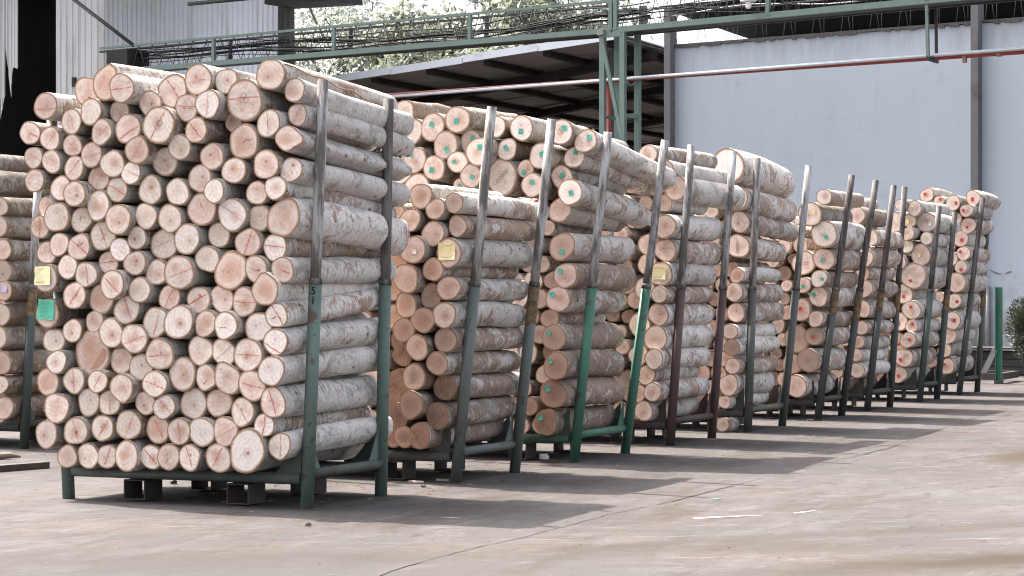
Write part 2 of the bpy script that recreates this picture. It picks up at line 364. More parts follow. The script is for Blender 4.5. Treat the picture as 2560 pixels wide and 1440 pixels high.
# ------------------------------------------------------------------ the ground
def make_ground_mat():
    m, nt, b = new_mat('yard_concrete')
    p = nd(nt, 'ShaderNodeTexCoord').outputs['Object']
    n_big = noise(nt, p, 0.16, 4, 0.55)
    n_mid = noise(nt, p, 0.9, 6, 0.62, 0.3)
    n_fin = noise(nt, mapping(nt, p, (7, 4, 1)), 1.0, 6, 0.72)
    n_grit = noise(nt, p, 90.0, 3, 0.7)
    col = mix(nt, ramp(nt, n_big, [(0.35, 0.0), (0.65, 1.0)]), (0.053, 0.0515, 0.051), (0.078, 0.0755, 0.0755))
    pk = noise(nt, mapping(nt, p, (0.5, 0.9, 1)), 1.0, 5, 0.6, 0.6)
    col = mix(nt, ramp(nt, pk, [(0.47, 0.0), (0.60, 0.6)]), col, (0.082, 0.069, 0.065))
    col = mix(nt, ramp(nt, n_mid, [(0.46, 0.0), (0.62, 0.6)]), col, (0.060, 0.054, 0.051))
    # brown drag stains, stretched along the yard
    rt = nd(nt, 'ShaderNodeVectorRotate', rotation_type='Z_AXIS'); lk(nt, p, rt.inputs['Vector']); rt.inputs['Angle'].default_value = math.radians(24)
    st = noise(nt, mapping(nt, rt.outputs[0], (0.9, 0.22, 1)), 1.0, 7, 0.68, 1.2)
    col = mix(nt, ramp(nt, st, [(0.52, 0.0), (0.64, 0.7)]), col, (0.046, 0.039, 0.033))
    st2 = noise(nt, mapping(nt, rt.outputs[0], (2.6, 0.9, 1)), 1.0, 7, 0.72, 0.8)
    col = mix(nt, ramp(nt, st2, [(0.50, 0.0), (0.64, 0.6)]), col, (0.092, 0.089, 0.089))
    st3 = noise(nt, mapping(nt, p, (1.6, 4.5, 1)), 1.0, 7, 0.74, 0.9)
    col = mix(nt, ramp(nt, st3, [(0.51, 0.0), (0.64, 0.5)]), col, (0.045, 0.041, 0.038))
    col = mix(nt, ramp(nt, n_fin, [(0.52, 0.0), (0.64, 0.45)]), col, (0.044, 0.040, 0.037))
    vor = nd(nt, 'ShaderNodeTexVoronoi', feature='F1'); vor.inputs['Scale'].default_value = 4.5; lk(nt, p, vor.inputs['Vector'])
    col = mix(nt, ramp(nt, vor.outputs['Distance'], [(0.03, 0.7), (0.06, 0.0)]), col, (0.03, 0.026, 0.022))
    # pale scuffs and dark scratches
    rt3 = nd(nt, 'ShaderNodeVectorRotate', rotation_type='Z_AXIS'); lk(nt, p, rt3.inputs['Vector']); rt3.inputs['Angle'].default_value = math.radians(-12)
    sc1 = noise(nt, mapping(nt, rt3.outputs[0], (1.7, 8, 1)), 1.0, 5, 0.75, 0.3)
    col = mix(nt, ramp(nt, sc1, [(0.60, 0.0), (0.67, 0.7)]), col, (0.125, 0.121, 0.12))
    sc2 = noise(nt, mapping(nt, rt.outputs[0], (6.5, 1.6, 1)), 1.0, 5, 0.75, 0.4)
    col = mix(nt, ramp(nt, sc2, [(0.59, 0.0), (0.66, 0.6)]), col, (0.040, 0.035, 0.031))
    sp = nd(nt, 'ShaderNodeTexVoronoi', feature='F1'); sp.inputs['Scale'].default_value = 1.0; lk(nt, mapping(nt, p, (11, 5, 1)), sp.inputs['Vector'])
    col = mix(nt, ramp(nt, sp.outputs['Distance'], [(0.05, 0.55), (0.11, 0.0)]), col, (0.035, 0.031, 0.028))
    # old oil and mud stains; the grey left-front one also paints in a vignette
    for (gx, gy, ang_, sx, sy, amt, c_) in ((2470, 1400, 62, 0.55, 2.3, .85, (0.034, 0.028, 0.021)), (2545, 1140, 20, 0.35, 1.6, .8, (0.040, 0.032, 0.024)), (1900, 1370, 75, .5, 1.8, .55, (0.046, 0.038, 0.031)), (450, 1400, 80, .6, 2.6, .5, (0.048, 0.040, 0.034)), (250, 1440, 85, 2.0, 3.4, .55, (0.045, 0.0435, 0.042)), (1500, 1460, 80, .9, 3.0, .4, (0.05, 0.047, 0.045)), (2200, 1330, 66, .25, 3.0, .5, (0.043, 0.036, 0.029)), (1180, 1400, 5, .45, 1.6, .35, (0.056, 0.050, 0.046))):
        c0 = gnd(gx, gy)
        v_ = nd(nt, 'ShaderNodeVectorMath', operation='SUBTRACT'); lk(nt, p, v_.inputs[0]); v_.inputs[1].default_value = c0
        r1 = nd(nt, 'ShaderNodeVectorRotate', rotation_type='Z_AXIS'); lk(nt, v_.outputs[0], r1.inputs['Vector']); r1.inputs['Angle'].default_value = math.radians(ang_)
        l_ = nd(nt, 'ShaderNodeVectorMath', operation='LENGTH'); lk(nt, mapping(nt, r1.outputs[0], (1 / sx, 1 / sy, 0)), l_.inputs[0])
        dd = math_n(nt, 'ADD', l_.outputs['Value'], math_n(nt, 'MULTIPLY_ADD', n_mid, 1.6, -0.8))
        dd = math_n(nt, 'ADD', dd, math_n(nt, 'MULTIPLY_ADD', st3, 1.2, -0.6))
        col = mix(nt, ramp(nt, dd, [(0.25, amt), (0.95, 0.0)]), col, c_)
    col = mix(nt, 1.0, col, ramp(nt, n_grit, [(0.3, 0.78), (0.7, 1.18)]), 'MULTIPLY')
    col = mix(nt, 1.0, col, (1.11, 1.075, 1.065), 'MULTIPLY')
    lk(nt, col, b.inputs['Base Color'])
    b.inputs['Roughness'].default_value = 0.95
    b.inputs['Specular IOR Level'].default_value = 0.06
    bump(nt, b, math_n(nt, 'ADD', n_fin, math_n(nt, 'MULTIPLY', n_grit, 0.6)), 0.35, 0.006)
    return m
g = MB(); g.add([(-350, -150, 0), (350, -150, 0), (350, 550, 0), (-350, 550, 0)], [(0, 1, 2, 3)])
tag(g.build('ground', make_ground_mat()), kind='structure')

rng = random.Random(4)
def ribbon(pts, widths, z, jit=0.0, seed=0):
    """a flat strip along ground points"""
    r_ = random.Random(seed); vs = []; fs = []
    for i, p in enumerate(pts):
        d = (pts[min(i + 1, len(pts) - 1)] - pts[max(0, i - 1)]); d.z = 0; d.normalize(); nrm = Vector((-d.y, d.x, 0))
        w = widths[i] if isinstance(widths, list) else widths
        vs.append(p + nrm * w * (0.5 + jit * r_.uniform(-.5, .5)) + Vector((0, 0, z))); vs.append(p - nrm * w * (0.5 + jit * r_.uniform(-.5, .5)) + Vector((0, 0, z)))
        if i: fs.append((2 * i - 2, 2 * i - 1, 2 * i + 1, 2 * i))
    return vs, fs
def resample(pts, step, wob, seed):
    r_ = random.Random(seed); out = []
    for a, b_ in zip(pts[:-1], pts[1:]):
        n = max(1, int((b_ - a).length / step))
        for i in range(n):
            p = a.lerp(b_, i / n); out.append(p + Vector((r_.uniform(-wob, wob), r_.uniform(-wob, wob), 0)))
    out.append(pts[-1]); return out
joint_px = [(820, 1480), (1000, 1420), (1152, 1378), (1305, 1344), (1420, 1314), (1524, 1286), (1670, 1256), (1908, 1195), (2218, 1122), (2298, 1091), (2420, 1050), (2520, 1020)]
jp = resample([gnd(*q) for q in joint_px], 0.09, 0.012, 3)
m_ = MB(); jr = random.Random(8)
wd = []
for i, p in enumerate(jp):
    t = i / len(jp); base = 0.008 + 0.034 * max(0, math.sin(t * 23.0 + 1.2)) ** 3 * (1.0 if t < 0.62 else 0.3)
    wd.append(base * jr.uniform(0.5, 1.5))
m_.add(*ribbon(jp, wd, 0.004, 0.6, 2))
M['dirt'] = plain('joint_dirt', (0.042, 0.028, 0.020), 0.95, var=0.5, scale=20, dark=(0.062, 0.058, 0.056), dscale=1.3, dthr=(.45, .6))
tag(m_.build('ground_joint', M['dirt']), kind='structure')
M['white_paint'] = plain('worn_white_paint', (0.34, 0.34, 0.335), 0.7, var=0.1, scale=20, dark=(0.10, 0.095, 0.09), dscale=10, dthr=(0.56, 0.68), bmp=0)
for pts_px, wds in (([(1735, 1297), (1790, 1294), (1850, 1291.5), (1905, 1289)], [0.045, 0.05, 0.035, 0.01]), ([(1985, 1284), (2010, 1281), (2040, 1277)], [0.02, 0.03, 0.01]), ([(1100, 1294), (1130, 1295), (1152, 1295.5)], [0.008, 0.014, 0.005])):
    pp = resample([gnd(*q) for q in pts_px], 0.06, 0.004, 7)
    ww = [float(np.interp(i / (len(pp) - 1), np.linspace(0, 1, len(wds)), wds)) for i in range(len(pp))]
    m_ = MB(); m_.add(*ribbon(pp, ww, 0.004, 0.5, 5))
    tag(m_.build('paint_streak', M['white_paint']), kind='structure')

# ------------------------------------------------------------------ logs
def log_shape(rg, P=None):
    ph = [rg.uniform(0, 6.28) for _ in range(5)]
    am = [rg.uniform(0, a) for a in (0.075, 0.045, 0.028, 0.018, 0.014)]
    def f(a):
        v = 1.0
        for k in range(5): v += am[k] * math.cos((k + 2) * a + ph[k])
        if P:
            d = (a - math.radians(P[0]) + math.pi) % (2 * math.pi) - math.pi
            v += P[1] * math.exp(-(d / 0.42) ** 2) - P[1] * 0.12
        return v
    return f
def log_arrays(rad, L, rg, P=None, tint=0., brown=0., pith=0.3, white=0., age=0.5, fringe=False, dull_shade=0., nseg=24, nring=9):
    """returns body (verts, faces, material index per face, attributes) and two cut faces; x across, y along, z up, front cut at y = 0"""
    f = log_shape(rg, P)
    taper = rg.uniform(-0.09, 0.05); bx, bz = rg.uniform(-.03, .03), rg.uniform(-.015, .022)
    ang = [2 * math.pi * k / nseg for k in range(nseg)]
    ys = [0.0, 0.008] + [L * t for t in np.linspace(0.06, 0.95, nring - 3)] + [L - 0.008, L]
    knots = [(rg.uniform(0, 6.28), rg.uniform(0.1, 0.9) * L, rg.uniform(0.06, 0.20)) for _ in range(rg.randint(0, 3))]
    bv, bf, bm = [], [], []
    prof = [f(a) for a in ang]
    def centre(t): return bx * math.sin(math.pi * t), bz * math.sin(math.pi * t)
    def rr(a_i, y):
        t = y / L; r = rad * prof[a_i] * (1 + taper * t)
        r *= 1 + 0.012 * math.sin(ang[a_i] * 3 + y * 9 + bx * 300) + 0.010 * math.sin(y * 21 + ang[a_i] * 2)
        for ka, ky, kh in knots:
            d = (ang[a_i] - ka + math.pi) % 6.2832 - math.pi
            r += rad * kh * math.exp(-(d / .35) ** 2 - ((y - ky) / .07) ** 2)
        return r
    for i, y in enumerate(ys):
        cx, cz = centre(y / L)
        k_ = 0.994 if i in (0, len(ys) - 1) else 1.0
        for j, a in enumerate(ang):
            r = rr(j, y) * k_; bv.append((cx + r * math.cos(a), y, cz + r * math.sin(a)))
    n = nseg
    for i in range(len(ys) - 1):
        for j in range(n):
            j2 = (j + 1) % n
            bf.append((i * n + j, (i + 1) * n + j, (i + 1) * n + j2, i * n + j2)); bm.append(0)
    # rim of bark seen at the cuts
    faces2 = []
    for end in (0, 1):
        y = ys[0] if end == 0 else ys[-1]; base = 0 if end == 0 else (len(ys) - 1) * n
        cx, cz = centre(0 if end == 0 else 1)
        ob = len(bv); bv += bv[base:base + n]; base = ob
        o = len(bv)
        for j, a in enumerate(ang):
            r = rr(j, y) * 0.93; bv.append((cx + r * math.cos(a), y, cz + r * math.sin(a)))
        for j in range(n):
            j2 = (j + 1) % n
            bf.append((base + j, base + j2, o + j2, o + j) if end == 0 else (base + j, o + j, o + j2, base + j2)); bm.append(1)
        fv, ff, fr = [], [], []
        yo = -0.0015 if end == 0 else 0.0015
        fv.append((cx, y + yo, cz)); fr.append(0.0)
        for q in (0.5, 0.945):
            for j, a in enumerate(ang):
                r = rr(j, y) * q; fv.append((cx + r * math.cos(a), y + yo, cz + r * math.sin(a))); fr.append(q / 0.945)
        for j in range(n):
            j2 = (j + 1) % n
            t1 = [(0, 1 + j, 1 + j2), (1 + j, 1 + n + j, 1 + n + j2, 1 + j2)]
            ff += t1 if end == 0 else [tuple(reversed(q)) for q in t1]
        faces2.append((fv, ff, fr))
    if fringe:                                              # torn bark fibres round the upper rim
        for _ in range(rg.randint(7, 16) if fringe > 1 else rg.randint(4, 8)):
            j = rg.randrange(n)
            if math.sin(ang[j]) < -0.5: continue
            a = ang[j] + rg.uniform(-.1, .1); r0 = rad * prof[j]; l = rg.uniform(.010, .036) if fringe > 1 else rg.uniform(.006, .018); w = rg.uniform(.003, .008)
            p0 = Vector((r0 * math.cos(a), 0.004, r0 * math.sin(a))); tdir = Vector((-math.sin(a), 0, math.cos(a)))
            tip = p0 + Vector((math.cos(a), rg.uniform(-1.2, .5), math.sin(a))) * l * 0.7 + tdir * rg.uniform(-l, l)
            o = len(bv); bv += [tuple(p0 - tdir * w + Vector((0, .01, 0))), tuple(p0 + tdir * w + Vector((0, .012, 0))), tuple(tip), tuple(p0 + Vector((0, .02, 0)) * 0.5 - Vector((math.cos(a), 0, math.sin(a))) * .004)]
            bf += [(o, o + 1, o + 2), (o, o + 2, o + 3), (o + 1, o + 3, o + 2)]; bm += [1, 1, 1]
    at_ = dict(tint=tint, brown=brown, pith=pith, white=white, age=age, dull_shade=dull_shade)
    return bv, bf, bm, faces2, at_, (f, ang, prof)
def set_attrs(me, lcs, rnd, at_, keys, radn=None):
    n = len(me.vertices)
    a = me.attributes.new('lc', 'FLOAT_VECTOR', 'POINT'); a.data.foreach_set('vector', np.asarray(lcs, dtype=np.float32).ravel())
    a = me.attributes.new('rnd', 'FLOAT', 'POINT'); a.data.foreach_set('value', np.asarray(rnd if hasattr(rnd, '__len__') else np.full(n, rnd), dtype=np.float32))
    for k in keys:
        v = at_[k]
        a = me.attributes.new(k, 'FLOAT', 'POINT'); a.data.foreach_set('value', np.asarray(v if hasattr(v, '__len__') else np.full(n, v), dtype=np.float32))
    if radn is not None:
        a = me.attributes.new('radn', 'FLOAT', 'POINT'); a.data.foreach_set('value', np.asarray(radn, dtype=np.float32))
def mesh_obj(name, v, f, mats, mi=None, parent=None, smooth=True):
    me = bpy.data.meshes.new(name); me.from_pydata(v, [], f)
    for m in mats: me.materials.append(m)
    if mi is not None: me.polygons.foreach_set('material_index', mi)
    me.polygons.foreach_set('use_smooth', [smooth] * len(f)); me.update()
    o = bpy.data.objects.new(name, me); C.objects.link(o)
    if parent is not None: o.parent = parent
    return o
YM = -0.0045                                               # marks lie this far in front of the cut
def strip_xz(pts, w, y=YM, seed=0):
    """thin wobbly stroke in the plane of a cut face"""
    r_ = random.Random(seed); vs, fs = [], []
    for i, p in enumerate(pts):
        q0, q1 = pts[max(0, i - 1)], pts[min(len(pts) - 1, i + 1)]
        dx, dz = q1[0] - q0[0], q1[1] - q0[1]; l = math.hypot(dx, dz) or 1; nx, nz = -dz / l, dx / l
        h = w * r_.uniform(0.55, 1.3) * (0.5 if i in (0, len(pts) - 1) else 1) / 2
        vs += [(p[0] + nx * h, y, p[1] + nz * h), (p[0] - nx * h, y, p[1] - nz * h)]
        if i: fs.append((2 * i - 2, 2 * i, 2 * i + 1, 2 * i - 1))
    return vs, fs
def ring_xz(c, r0, w, y=YM, n=14):
    vs, fs = [], []
    for k in range(n):
        a = 2 * math.pi * k / n
        vs += [(c[0] + r0 * math.cos(a), y, c[1] + r0 * math.sin(a)), (c[0] + (r0 - w) * math.cos(a), y, c[1] + (r0 - w) * math.sin(a))]
        k2 = (k + 1) % n; fs.append((2 * k, 2 * k2, 2 * k2 + 1, 2 * k + 1))
    return vs, fs
def paper(name, w, h, c, rot, mat, parent, rg, label=None, curl=0.006):
    """a small crumpled sheet stapled to the cut"""
    nx, nz = 5, 5; vs, fs = [], []
    ca, sa = math.cos(rot), math.sin(rot)
    for i in range(nx):
        for j in range(nz):
            x = (i / (nx - 1) - .5) * w; z = (j / (nz - 1) - .5) * h
            d = curl * (rg.uniform(0, 1) + 1.5 * (abs(i - 2) / 2) ** 2 * rg.uniform(0, 1) + 1.5 * (abs(j - 2) / 2) ** 2 * rg.uniform(0, .8))
            vs.append((c[0] + x * ca - z * sa, -0.006 - d, c[1] + x * sa + z * ca))
    for i in range(nx - 1):
        for j in range(nz - 1):
            fs.append((i * nz + j, (i + 1) * nz + j, (i + 1) * nz + j + 1, i * nz + j + 1))
    n0 = len(vs)
    vs += [(x, y + 0.0008, z) for x, y, z in vs]; fs += [tuple(n0 + k for k in reversed(f)) for f in list(fs)]
    o = mesh_obj(name, vs, fs, [mat], None, parent, True)
    if label: o['label'] = label
    return o
def scribble(parent, w, h, c, rot, rows, rg, mat):
    """lines of unreadable handwriting on a note"""
    ca, sa = math.cos(rot), math.sin(rot)
    vs, fs = [], []
    for k in range(rows):
        z = h * (0.34 - 0.68 * k / max(1, rows - 1)) if rows > 1 else 0; x = -w * rg.uniform(.25, .4); pts = []
        xe = w * rg.uniform(.1, .42)
        while x < xe:
            pts.append((x, z + rg.uniform(-.5, .5) * h * 0.13)); x += w * rg.uniform(.02, .055)
        pts = [(c[0] + a * ca - b * sa, c[1] + a * sa + b * ca) for a, b in pts]
        if len(pts) < 2: continue
        v, f = strip_xz(pts, 0.0035, -0.0255, rg.randint(0, 999))
        mesh_obj('handwritten_line', v, f, [mat], None, parent, False)

RACKS = {
 0: dict(s0=18.646, sb=19.846, r0=-13.653, lf=0.17, hf=2.658, lb=0.17, hb=2.658, logs='''
-0.388 2.684 0.28 0.136 D.2
-0.514 2.881 0.2 0.105 D.2
-0.145 2.434 0.2 0.096 D.2
-0.169 2.238 0.2 0.112 D.2
-0.106 2.005 0.2 0.1 D.3
-0.116 1.785 0.2 0.112 B.4 K2
-0.066 1.592 0.24 0.096 Tp O.2
-0.121 1.356 0.2 0.104 B.2
-0.184 1.119 0.2 0.12 D.3
-0.121 0.867 0.2 0.112 B.4
-0.145 0.65 0.2 0.096 O.2 K1
-0.151 0.415 0.14 0.121 O.2
'''),
 1: dict(s0=14.109, sb=15.268, r0=-7.87, lf=0.133, hf=3.075, lb=0.067, hb=3.038, logs='''
-2.119 2.952 0.2 0.101 L0,-.2 O.3
-1.805 3.059 0.12 0.108 
-1.58 3.095 0.2 0.122 O.7 P70,.25
-1.365 3.048 0.32 0.106 L5 H1
-1.886 2.828 0.2 0.091 L-75
-1.7 2.895 0.22 0.095 H1
-1.502 2.894 0.14 0.085 O.2
-1.21 2.942 0.18 0.095 K1 H1
-1.028 3.027 0.16 0.121 L-60 K1
-0.787 3.097 0.2 0.112 L8,-.1 R1
-0.576 3.081 0.16 0.092 K1
-0.398 2.931 0.2 0.147 L3,.1 S2,-60
-0.868 2.896 0.22 0.098 L-5,.1 X1
-0.67 2.911 0.26 0.101 L87 W1
-2.259 2.754 0.2 0.089 L-25 O.3
-2.078 2.707 0.2 0.088 L60 O.3
-1.606 2.74 0.22 0.092 L40
-1.375 2.759 0.22 0.109 L32,-.3
-1.072 2.771 0.28 0.134 L63 S2,50
-0.779 2.728 0.24 0.092 L-52 O.6 X1
-0.546 2.781 0.1 0.072 L40 O.4
-1.877 2.65 0.2 0.082 L-42 O.3
-1.708 2.576 0.2 0.093 L12 O.3
-1.27 2.595 0.26 0.101 O.6 L60
-1.09 2.513 0.16 0.106 K1
-0.919 2.609 0.24 0.094 
-0.669 2.536 0.2 0.097 O.4 K1
-0.403 2.637 0.2 0.122 O.7 X1
-2.227 2.569 0.2 0.081 L-28 O.3
-2.065 2.535 0.2 0.086 
-1.863 2.482 0.2 0.088 L55
-1.51 2.502 0.22 0.102 L-25
-1.348 2.432 0.22 0.084 L-25 W1
-1.669 2.405 0.16 0.093 O.5 K1
-2.218 2.396 0.2 0.086 
-0.771 2.38 0.2 0.098 K1
-0.486 2.431 0.2 0.097 
-0.184 3.109 0.2 0.114 O.35 K1 Z-.1 l1.75 J1
-0.011 2.995 0.16 0.084 O.2 Z-.12 l1.72
-0.201 2.76 0.2 0.096 L-85
-0.009 2.823 0.12 0.078 L62 Z-.12 l1.75
-0.053 2.652 0.2 0.096 O.3 P-10,.55 Z-.13 l1.75
-0.221 2.468 0.2 0.104 O.4 K1 H1
-0.039 2.427 0.16 0.089 R1 X1 Z-.11 l1.7
-0.307 2.267 0.18 0.086 
-0.144 2.301 0.2 0.087 W1 Z-.14 l1.7
-0.616 2.283 0.26 0.085 W1
-0.961 2.286 0.2 0.098 
-0.766 2.16 0.18 0.12 O.5 X1
-0.502 2.115 0.2 0.119 L-37 W1
-0.3 2.088 0.16 0.093 O.4
-0.089 2.088 0.18 0.134 O.5 Z-.1 l1.72
-1.025 2.094 0.2 0.102 K1
-0.647 1.971 0.14 0.091 D.3
-0.881 1.943 0.2 0.11 W1
-0.369 1.912 0.2 0.102 L72 O.3
-0.159 1.875 0.18 0.096 L-8 W1
-0.72 1.797 0.18 0.098 
-0.936 1.7 0.22 0.125 L22,-.05
-0.51 1.707 0.2 0.137 O.8 P100,.15
-0.293 1.724 0.22 0.093 K1 X1
-0.075 1.713 0.22 0.092 L-25 O.3 Z.02
-0.193 1.565 0.26 0.11 O.8 P95,.3
-0.794 1.5 0.18 0.098 L30 R1
-0.609 1.509 0.16 0.101 K1
-0.398 1.486 0.2 0.104 L-4
-0.112 1.39 0.24 0.089 L-62 W1 X1 Z.13
-1.979 2.332 0.2 0.093 
-1.804 2.286 0.28 0.096 K2
-1.484 2.314 0.2 0.092 L-32
-1.193 2.305 0.2 0.102 K1
-2.23 2.205 0.02 0.083 O.3
-2.02 2.12 0.2 0.112 X2
-1.81 2.099 0.18 0.093 X1
-1.636 2.198 0.22 0.107 
-1.435 2.091 0.26 0.112 O.3 K1
-1.232 2.115 0.2 0.094 O.2
-2.197 2.049 0.16 0.086 L88 O.6
-1.62 1.977 0.18 0.11 L-70 X1
-1.31 1.955 0.2 0.082 K2
-1.457 1.872 0.2 0.088 W1
-1.997 1.914 0.2 0.086 
-1.819 1.894 0.2 0.098 L-42 X1
-2.148 1.857 0.14 0.086 L2
-1.115 1.91 0.14 0.114 L25 X2
-1.599 1.778 0.14 0.085 L7 O.2
-1.921 1.746 0.2 0.088 
-1.757 1.689 0.2 0.095 L-83
-1.473 1.614 0.28 0.104 L-47
-1.314 1.771 0.22 0.092 K2 O.3
-1.15 1.701 0.18 0.095 
-2.114 1.661 0.2 0.101 Ny
-1.859 1.533 0.2 0.1 L58 O.3
-1.647 1.507 0.16 0.108 O.8
-1.275 1.573 0.22 0.094 
-1.397 1.43 0.2 0.109 L-72
-1.042 1.518 0.18 0.091 L65 O.3
-2.101 1.399 0.2 0.105 Ng Z.05
-1.709 1.343 0.16 0.078 
-2.071 1.197 0.16 0.094 K1
-1.891 1.271 0.18 0.086 K1
-1.523 1.257 0.22 0.107 K1
-1.322 1.218 0.22 0.111 L22,-.1
-1.15 1.336 0.2 0.11 L78
-0.927 1.34 0.24 0.123 W1 K1
-0.712 1.33 0.22 0.094 O.5
-0.52 1.317 0.26 0.098 W1 X1
-1.727 1.106 0.16 0.16 O.8 P80,.1 Q1
-2.006 1.038 0.22 0.088 W1
-1.485 1.053 0.14 0.1 O.4
-1.288 1.008 0.18 0.101 K1
-1.102 1.103 0.22 0.117 L5 K1
-0.766 1.138 0.2 0.105 P-90,.15
-0.57 1.123 0.2 0.101 L45
-1.863 0.901 0.2 0.095 L-85 K1
-2.111 0.886 0.18 0.099 O.7 H1
-1.628 0.899 0.24 0.085 L62
-1.404 0.859 0.26 0.101 P-80,.15
-1.132 0.888 0.24 0.101 L-22
-0.919 0.962 0.2 0.116 K1 O.2
-0.72 0.94 0.2 0.09 X1
-2.02 0.694 0.2 0.112 O.2 H1
-1.744 0.743 0.18 0.1 
-1.549 0.743 0.2 0.094 L-88
-1.249 0.745 0.18 0.088 K1
-1.064 0.721 0.22 0.091 L-50 W1
-0.85 0.747 0.16 0.113 K1 H1
-0.635 0.759 0.16 0.105 
-2.11 0.497 0.2 0.101 K1 D.1
-1.848 0.526 0.2 0.104 L-75 K2 D.2
-1.611 0.554 0.2 0.096 L58 X1 H1
-1.383 0.581 0.2 0.109 L70 O.2
-1.154 0.555 0.16 0.103 O.8 L-65
-0.949 0.544 0.2 0.098 L-88 O.2
-0.755 0.545 0.2 0.107 W1 H1
-0.559 0.553 0.2 0.104 L30
-0.283 1.307 0.2 0.107 W1
-0.12 1.202 0.24 0.096 W1 L-35,-.5 Z.06
-0.358 1.106 0.22 0.118 L-3 K1
-0.145 0.996 0.26 0.107 W1 Z.06
-0.527 0.931 0.22 0.111 P120,.2 O.2
-0.324 0.889 0.22 0.111 L-15 O.4
-0.152 0.77 0.22 0.107 L-75 X1 Z.03
-0.415 0.696 0.2 0.1 L-60 K1
-0.237 0.604 0.2 0.084 L82 W1
-1.924 0.334 0.2 0.086 O.5 D.2
-1.753 0.343 0.18 0.095 
-1.582 0.343 0.18 0.089 L70
-1.401 0.353 0.2 0.107 
-1.217 0.348 0.16 0.092 L-48 H1
-1.038 0.356 0.2 0.095 O.2 X1
-0.859 0.357 0.2 0.093 L-75 K1
-0.615 0.361 0.2 0.105 L65 H1
-0.366 0.419 0.22 0.149 W1 K2
-0.122 0.459 0.18 0.093 L88 Z.05
'''),
 2: dict(s0=16.603, sb=17.796, r0=-7.87, lf=0.327, hf=3.073, lb=0.353, hb=3.059, logs='''
-0.218 2.348 0.2 0.102 O.2
0.08 2.286 0.2 0.081 B.5 Z-.02 l1.78
-0.077 2.239 0.22 0.085 O.4
-0.308 2.153 0.22 0.094 O.3 H1
-0.456 2.222 0.2 0.078 O.7
-0.109 2.041 0.2 0.102 O.3
0.083 2.101 0.14 0.085 O.3 Z.0
-0.261 1.907 0.26 0.112 Tw
0.035 1.881 0.2 0.114 Ny O.2
-0.109 1.748 0.2 0.094 O.9
-0.319 1.675 0.28 0.118 O.4
-0.162 1.533 0.12 0.102 B.3
0.021 1.597 0.18 0.102 O.5
-0.355 1.459 0.2 0.102 O.8 B.2
-0.009 1.378 0.2 0.106 O.2
-0.201 1.337 0.2 0.106 O.5
-0.378 1.254 0.2 0.098 D.6
-0.245 1.113 0.22 0.102 O.1
-0.025 1.174 0.14 0.102 O.2
-0.423 1.052 0.12 0.091 B1
-0.073 0.984 0.2 0.094 O.4
-0.282 0.871 0.2 0.106 S4,90
-0.068 0.784 0.06 0.102 B.9
-0.499 0.789 0.06 0.132 B1.2
-0.289 0.644 0.24 0.11 O.5 B.3
-0.472 0.545 0.14 0.107 B.8
-0.098 0.553 0.14 0.102 B.6 S2,30
-0.393 0.376 0.16 0.09 O1 S2,20
-0.555 0.365 0.04 0.083 O1
-0.212 0.393 0.24 0.102 B.8 O.5
-0.447 2.008 0.2 0.107 O.4
-0.496 1.805 0.12 0.107 O.9
-0.514 1.591 0.14 0.099 O.6
-0.525 1.368 0.1 0.099 O.8
'''),
 3: dict(s0=19.157, sb=20.468, r0=-7.87, lf=0.337, hf=3.042, lb=0.417, hb=3.052, logs='''
-1.742 3.294 0.04 0.11 H1
-1.629 3.093 0.14 0.137 Tg
-1.386 3.133 0.14 0.127 Tg
-1.097 3.189 0.2 0.126 Tg H1
-0.701 3.111 0.2 0.098 W1
-0.443 3.089 0.2 0.116 Tg W1 H1
-0.047 3.04 0.2 0.115 Tg S2,60 Z-.1
0.173 2.955 0.14 0.108 Tg Z-.25 l2.15 H1
-1.23 2.955 0.18 0.127 Tg O.2
-1.009 2.983 0.1 0.108 Tg O.3
-0.816 2.874 0.34 0.13 Tg
-0.589 2.895 0.2 0.1 Tg
-1.546 2.817 0.2 0.123 Tg
-1.331 2.74 0.22 0.115 Tg O.2
-1.087 2.79 0.22 0.103 Tg K1
-0.92 2.653 0.28 0.11 Tg
-0.654 2.642 0.18 0.163 S6,45 O.1
-0.428 2.713 0.14 0.085 Tg O.2
-0.242 2.825 0.2 0.12 Tg W1
-0.323 2.559 0.22 0.111 Tg K1
0.037 2.816 0.08 0.101 Tg W1 Z-.18 l1.95
-0.096 2.636 0.06 0.109 Tg S2,60
0.059 2.486 0.24 0.119 Tg W1 Z-.16 l1.85
-1.739 2.708 0.12 0.114 Tg
-1.519 2.547 0.2 0.142 O.3
-1.071 2.576 0.2 0.065 Tg O.4
-0.091 2.329 0.12 0.111 B.2 O.3 Z-.05
-0.037 1.99 0.2 0.124 Tg B.7
-0.003 1.724 0.2 0.115 Tg B.3
-0.077 1.509 0.2 0.119 Tg B.4
-0.117 1.156 0.2 0.119 Tg B.4 O.3
-0.072 0.896 0.26 0.124 Tg O.8 B.3
-0.122 0.637 0.2 0.129 Tg S2,80 O.6 B.5
-0.197 0.378 0.2 0.115 O.7 B.7 Tg
-0.261 0.814 0.06 0.093 O.1
'''),
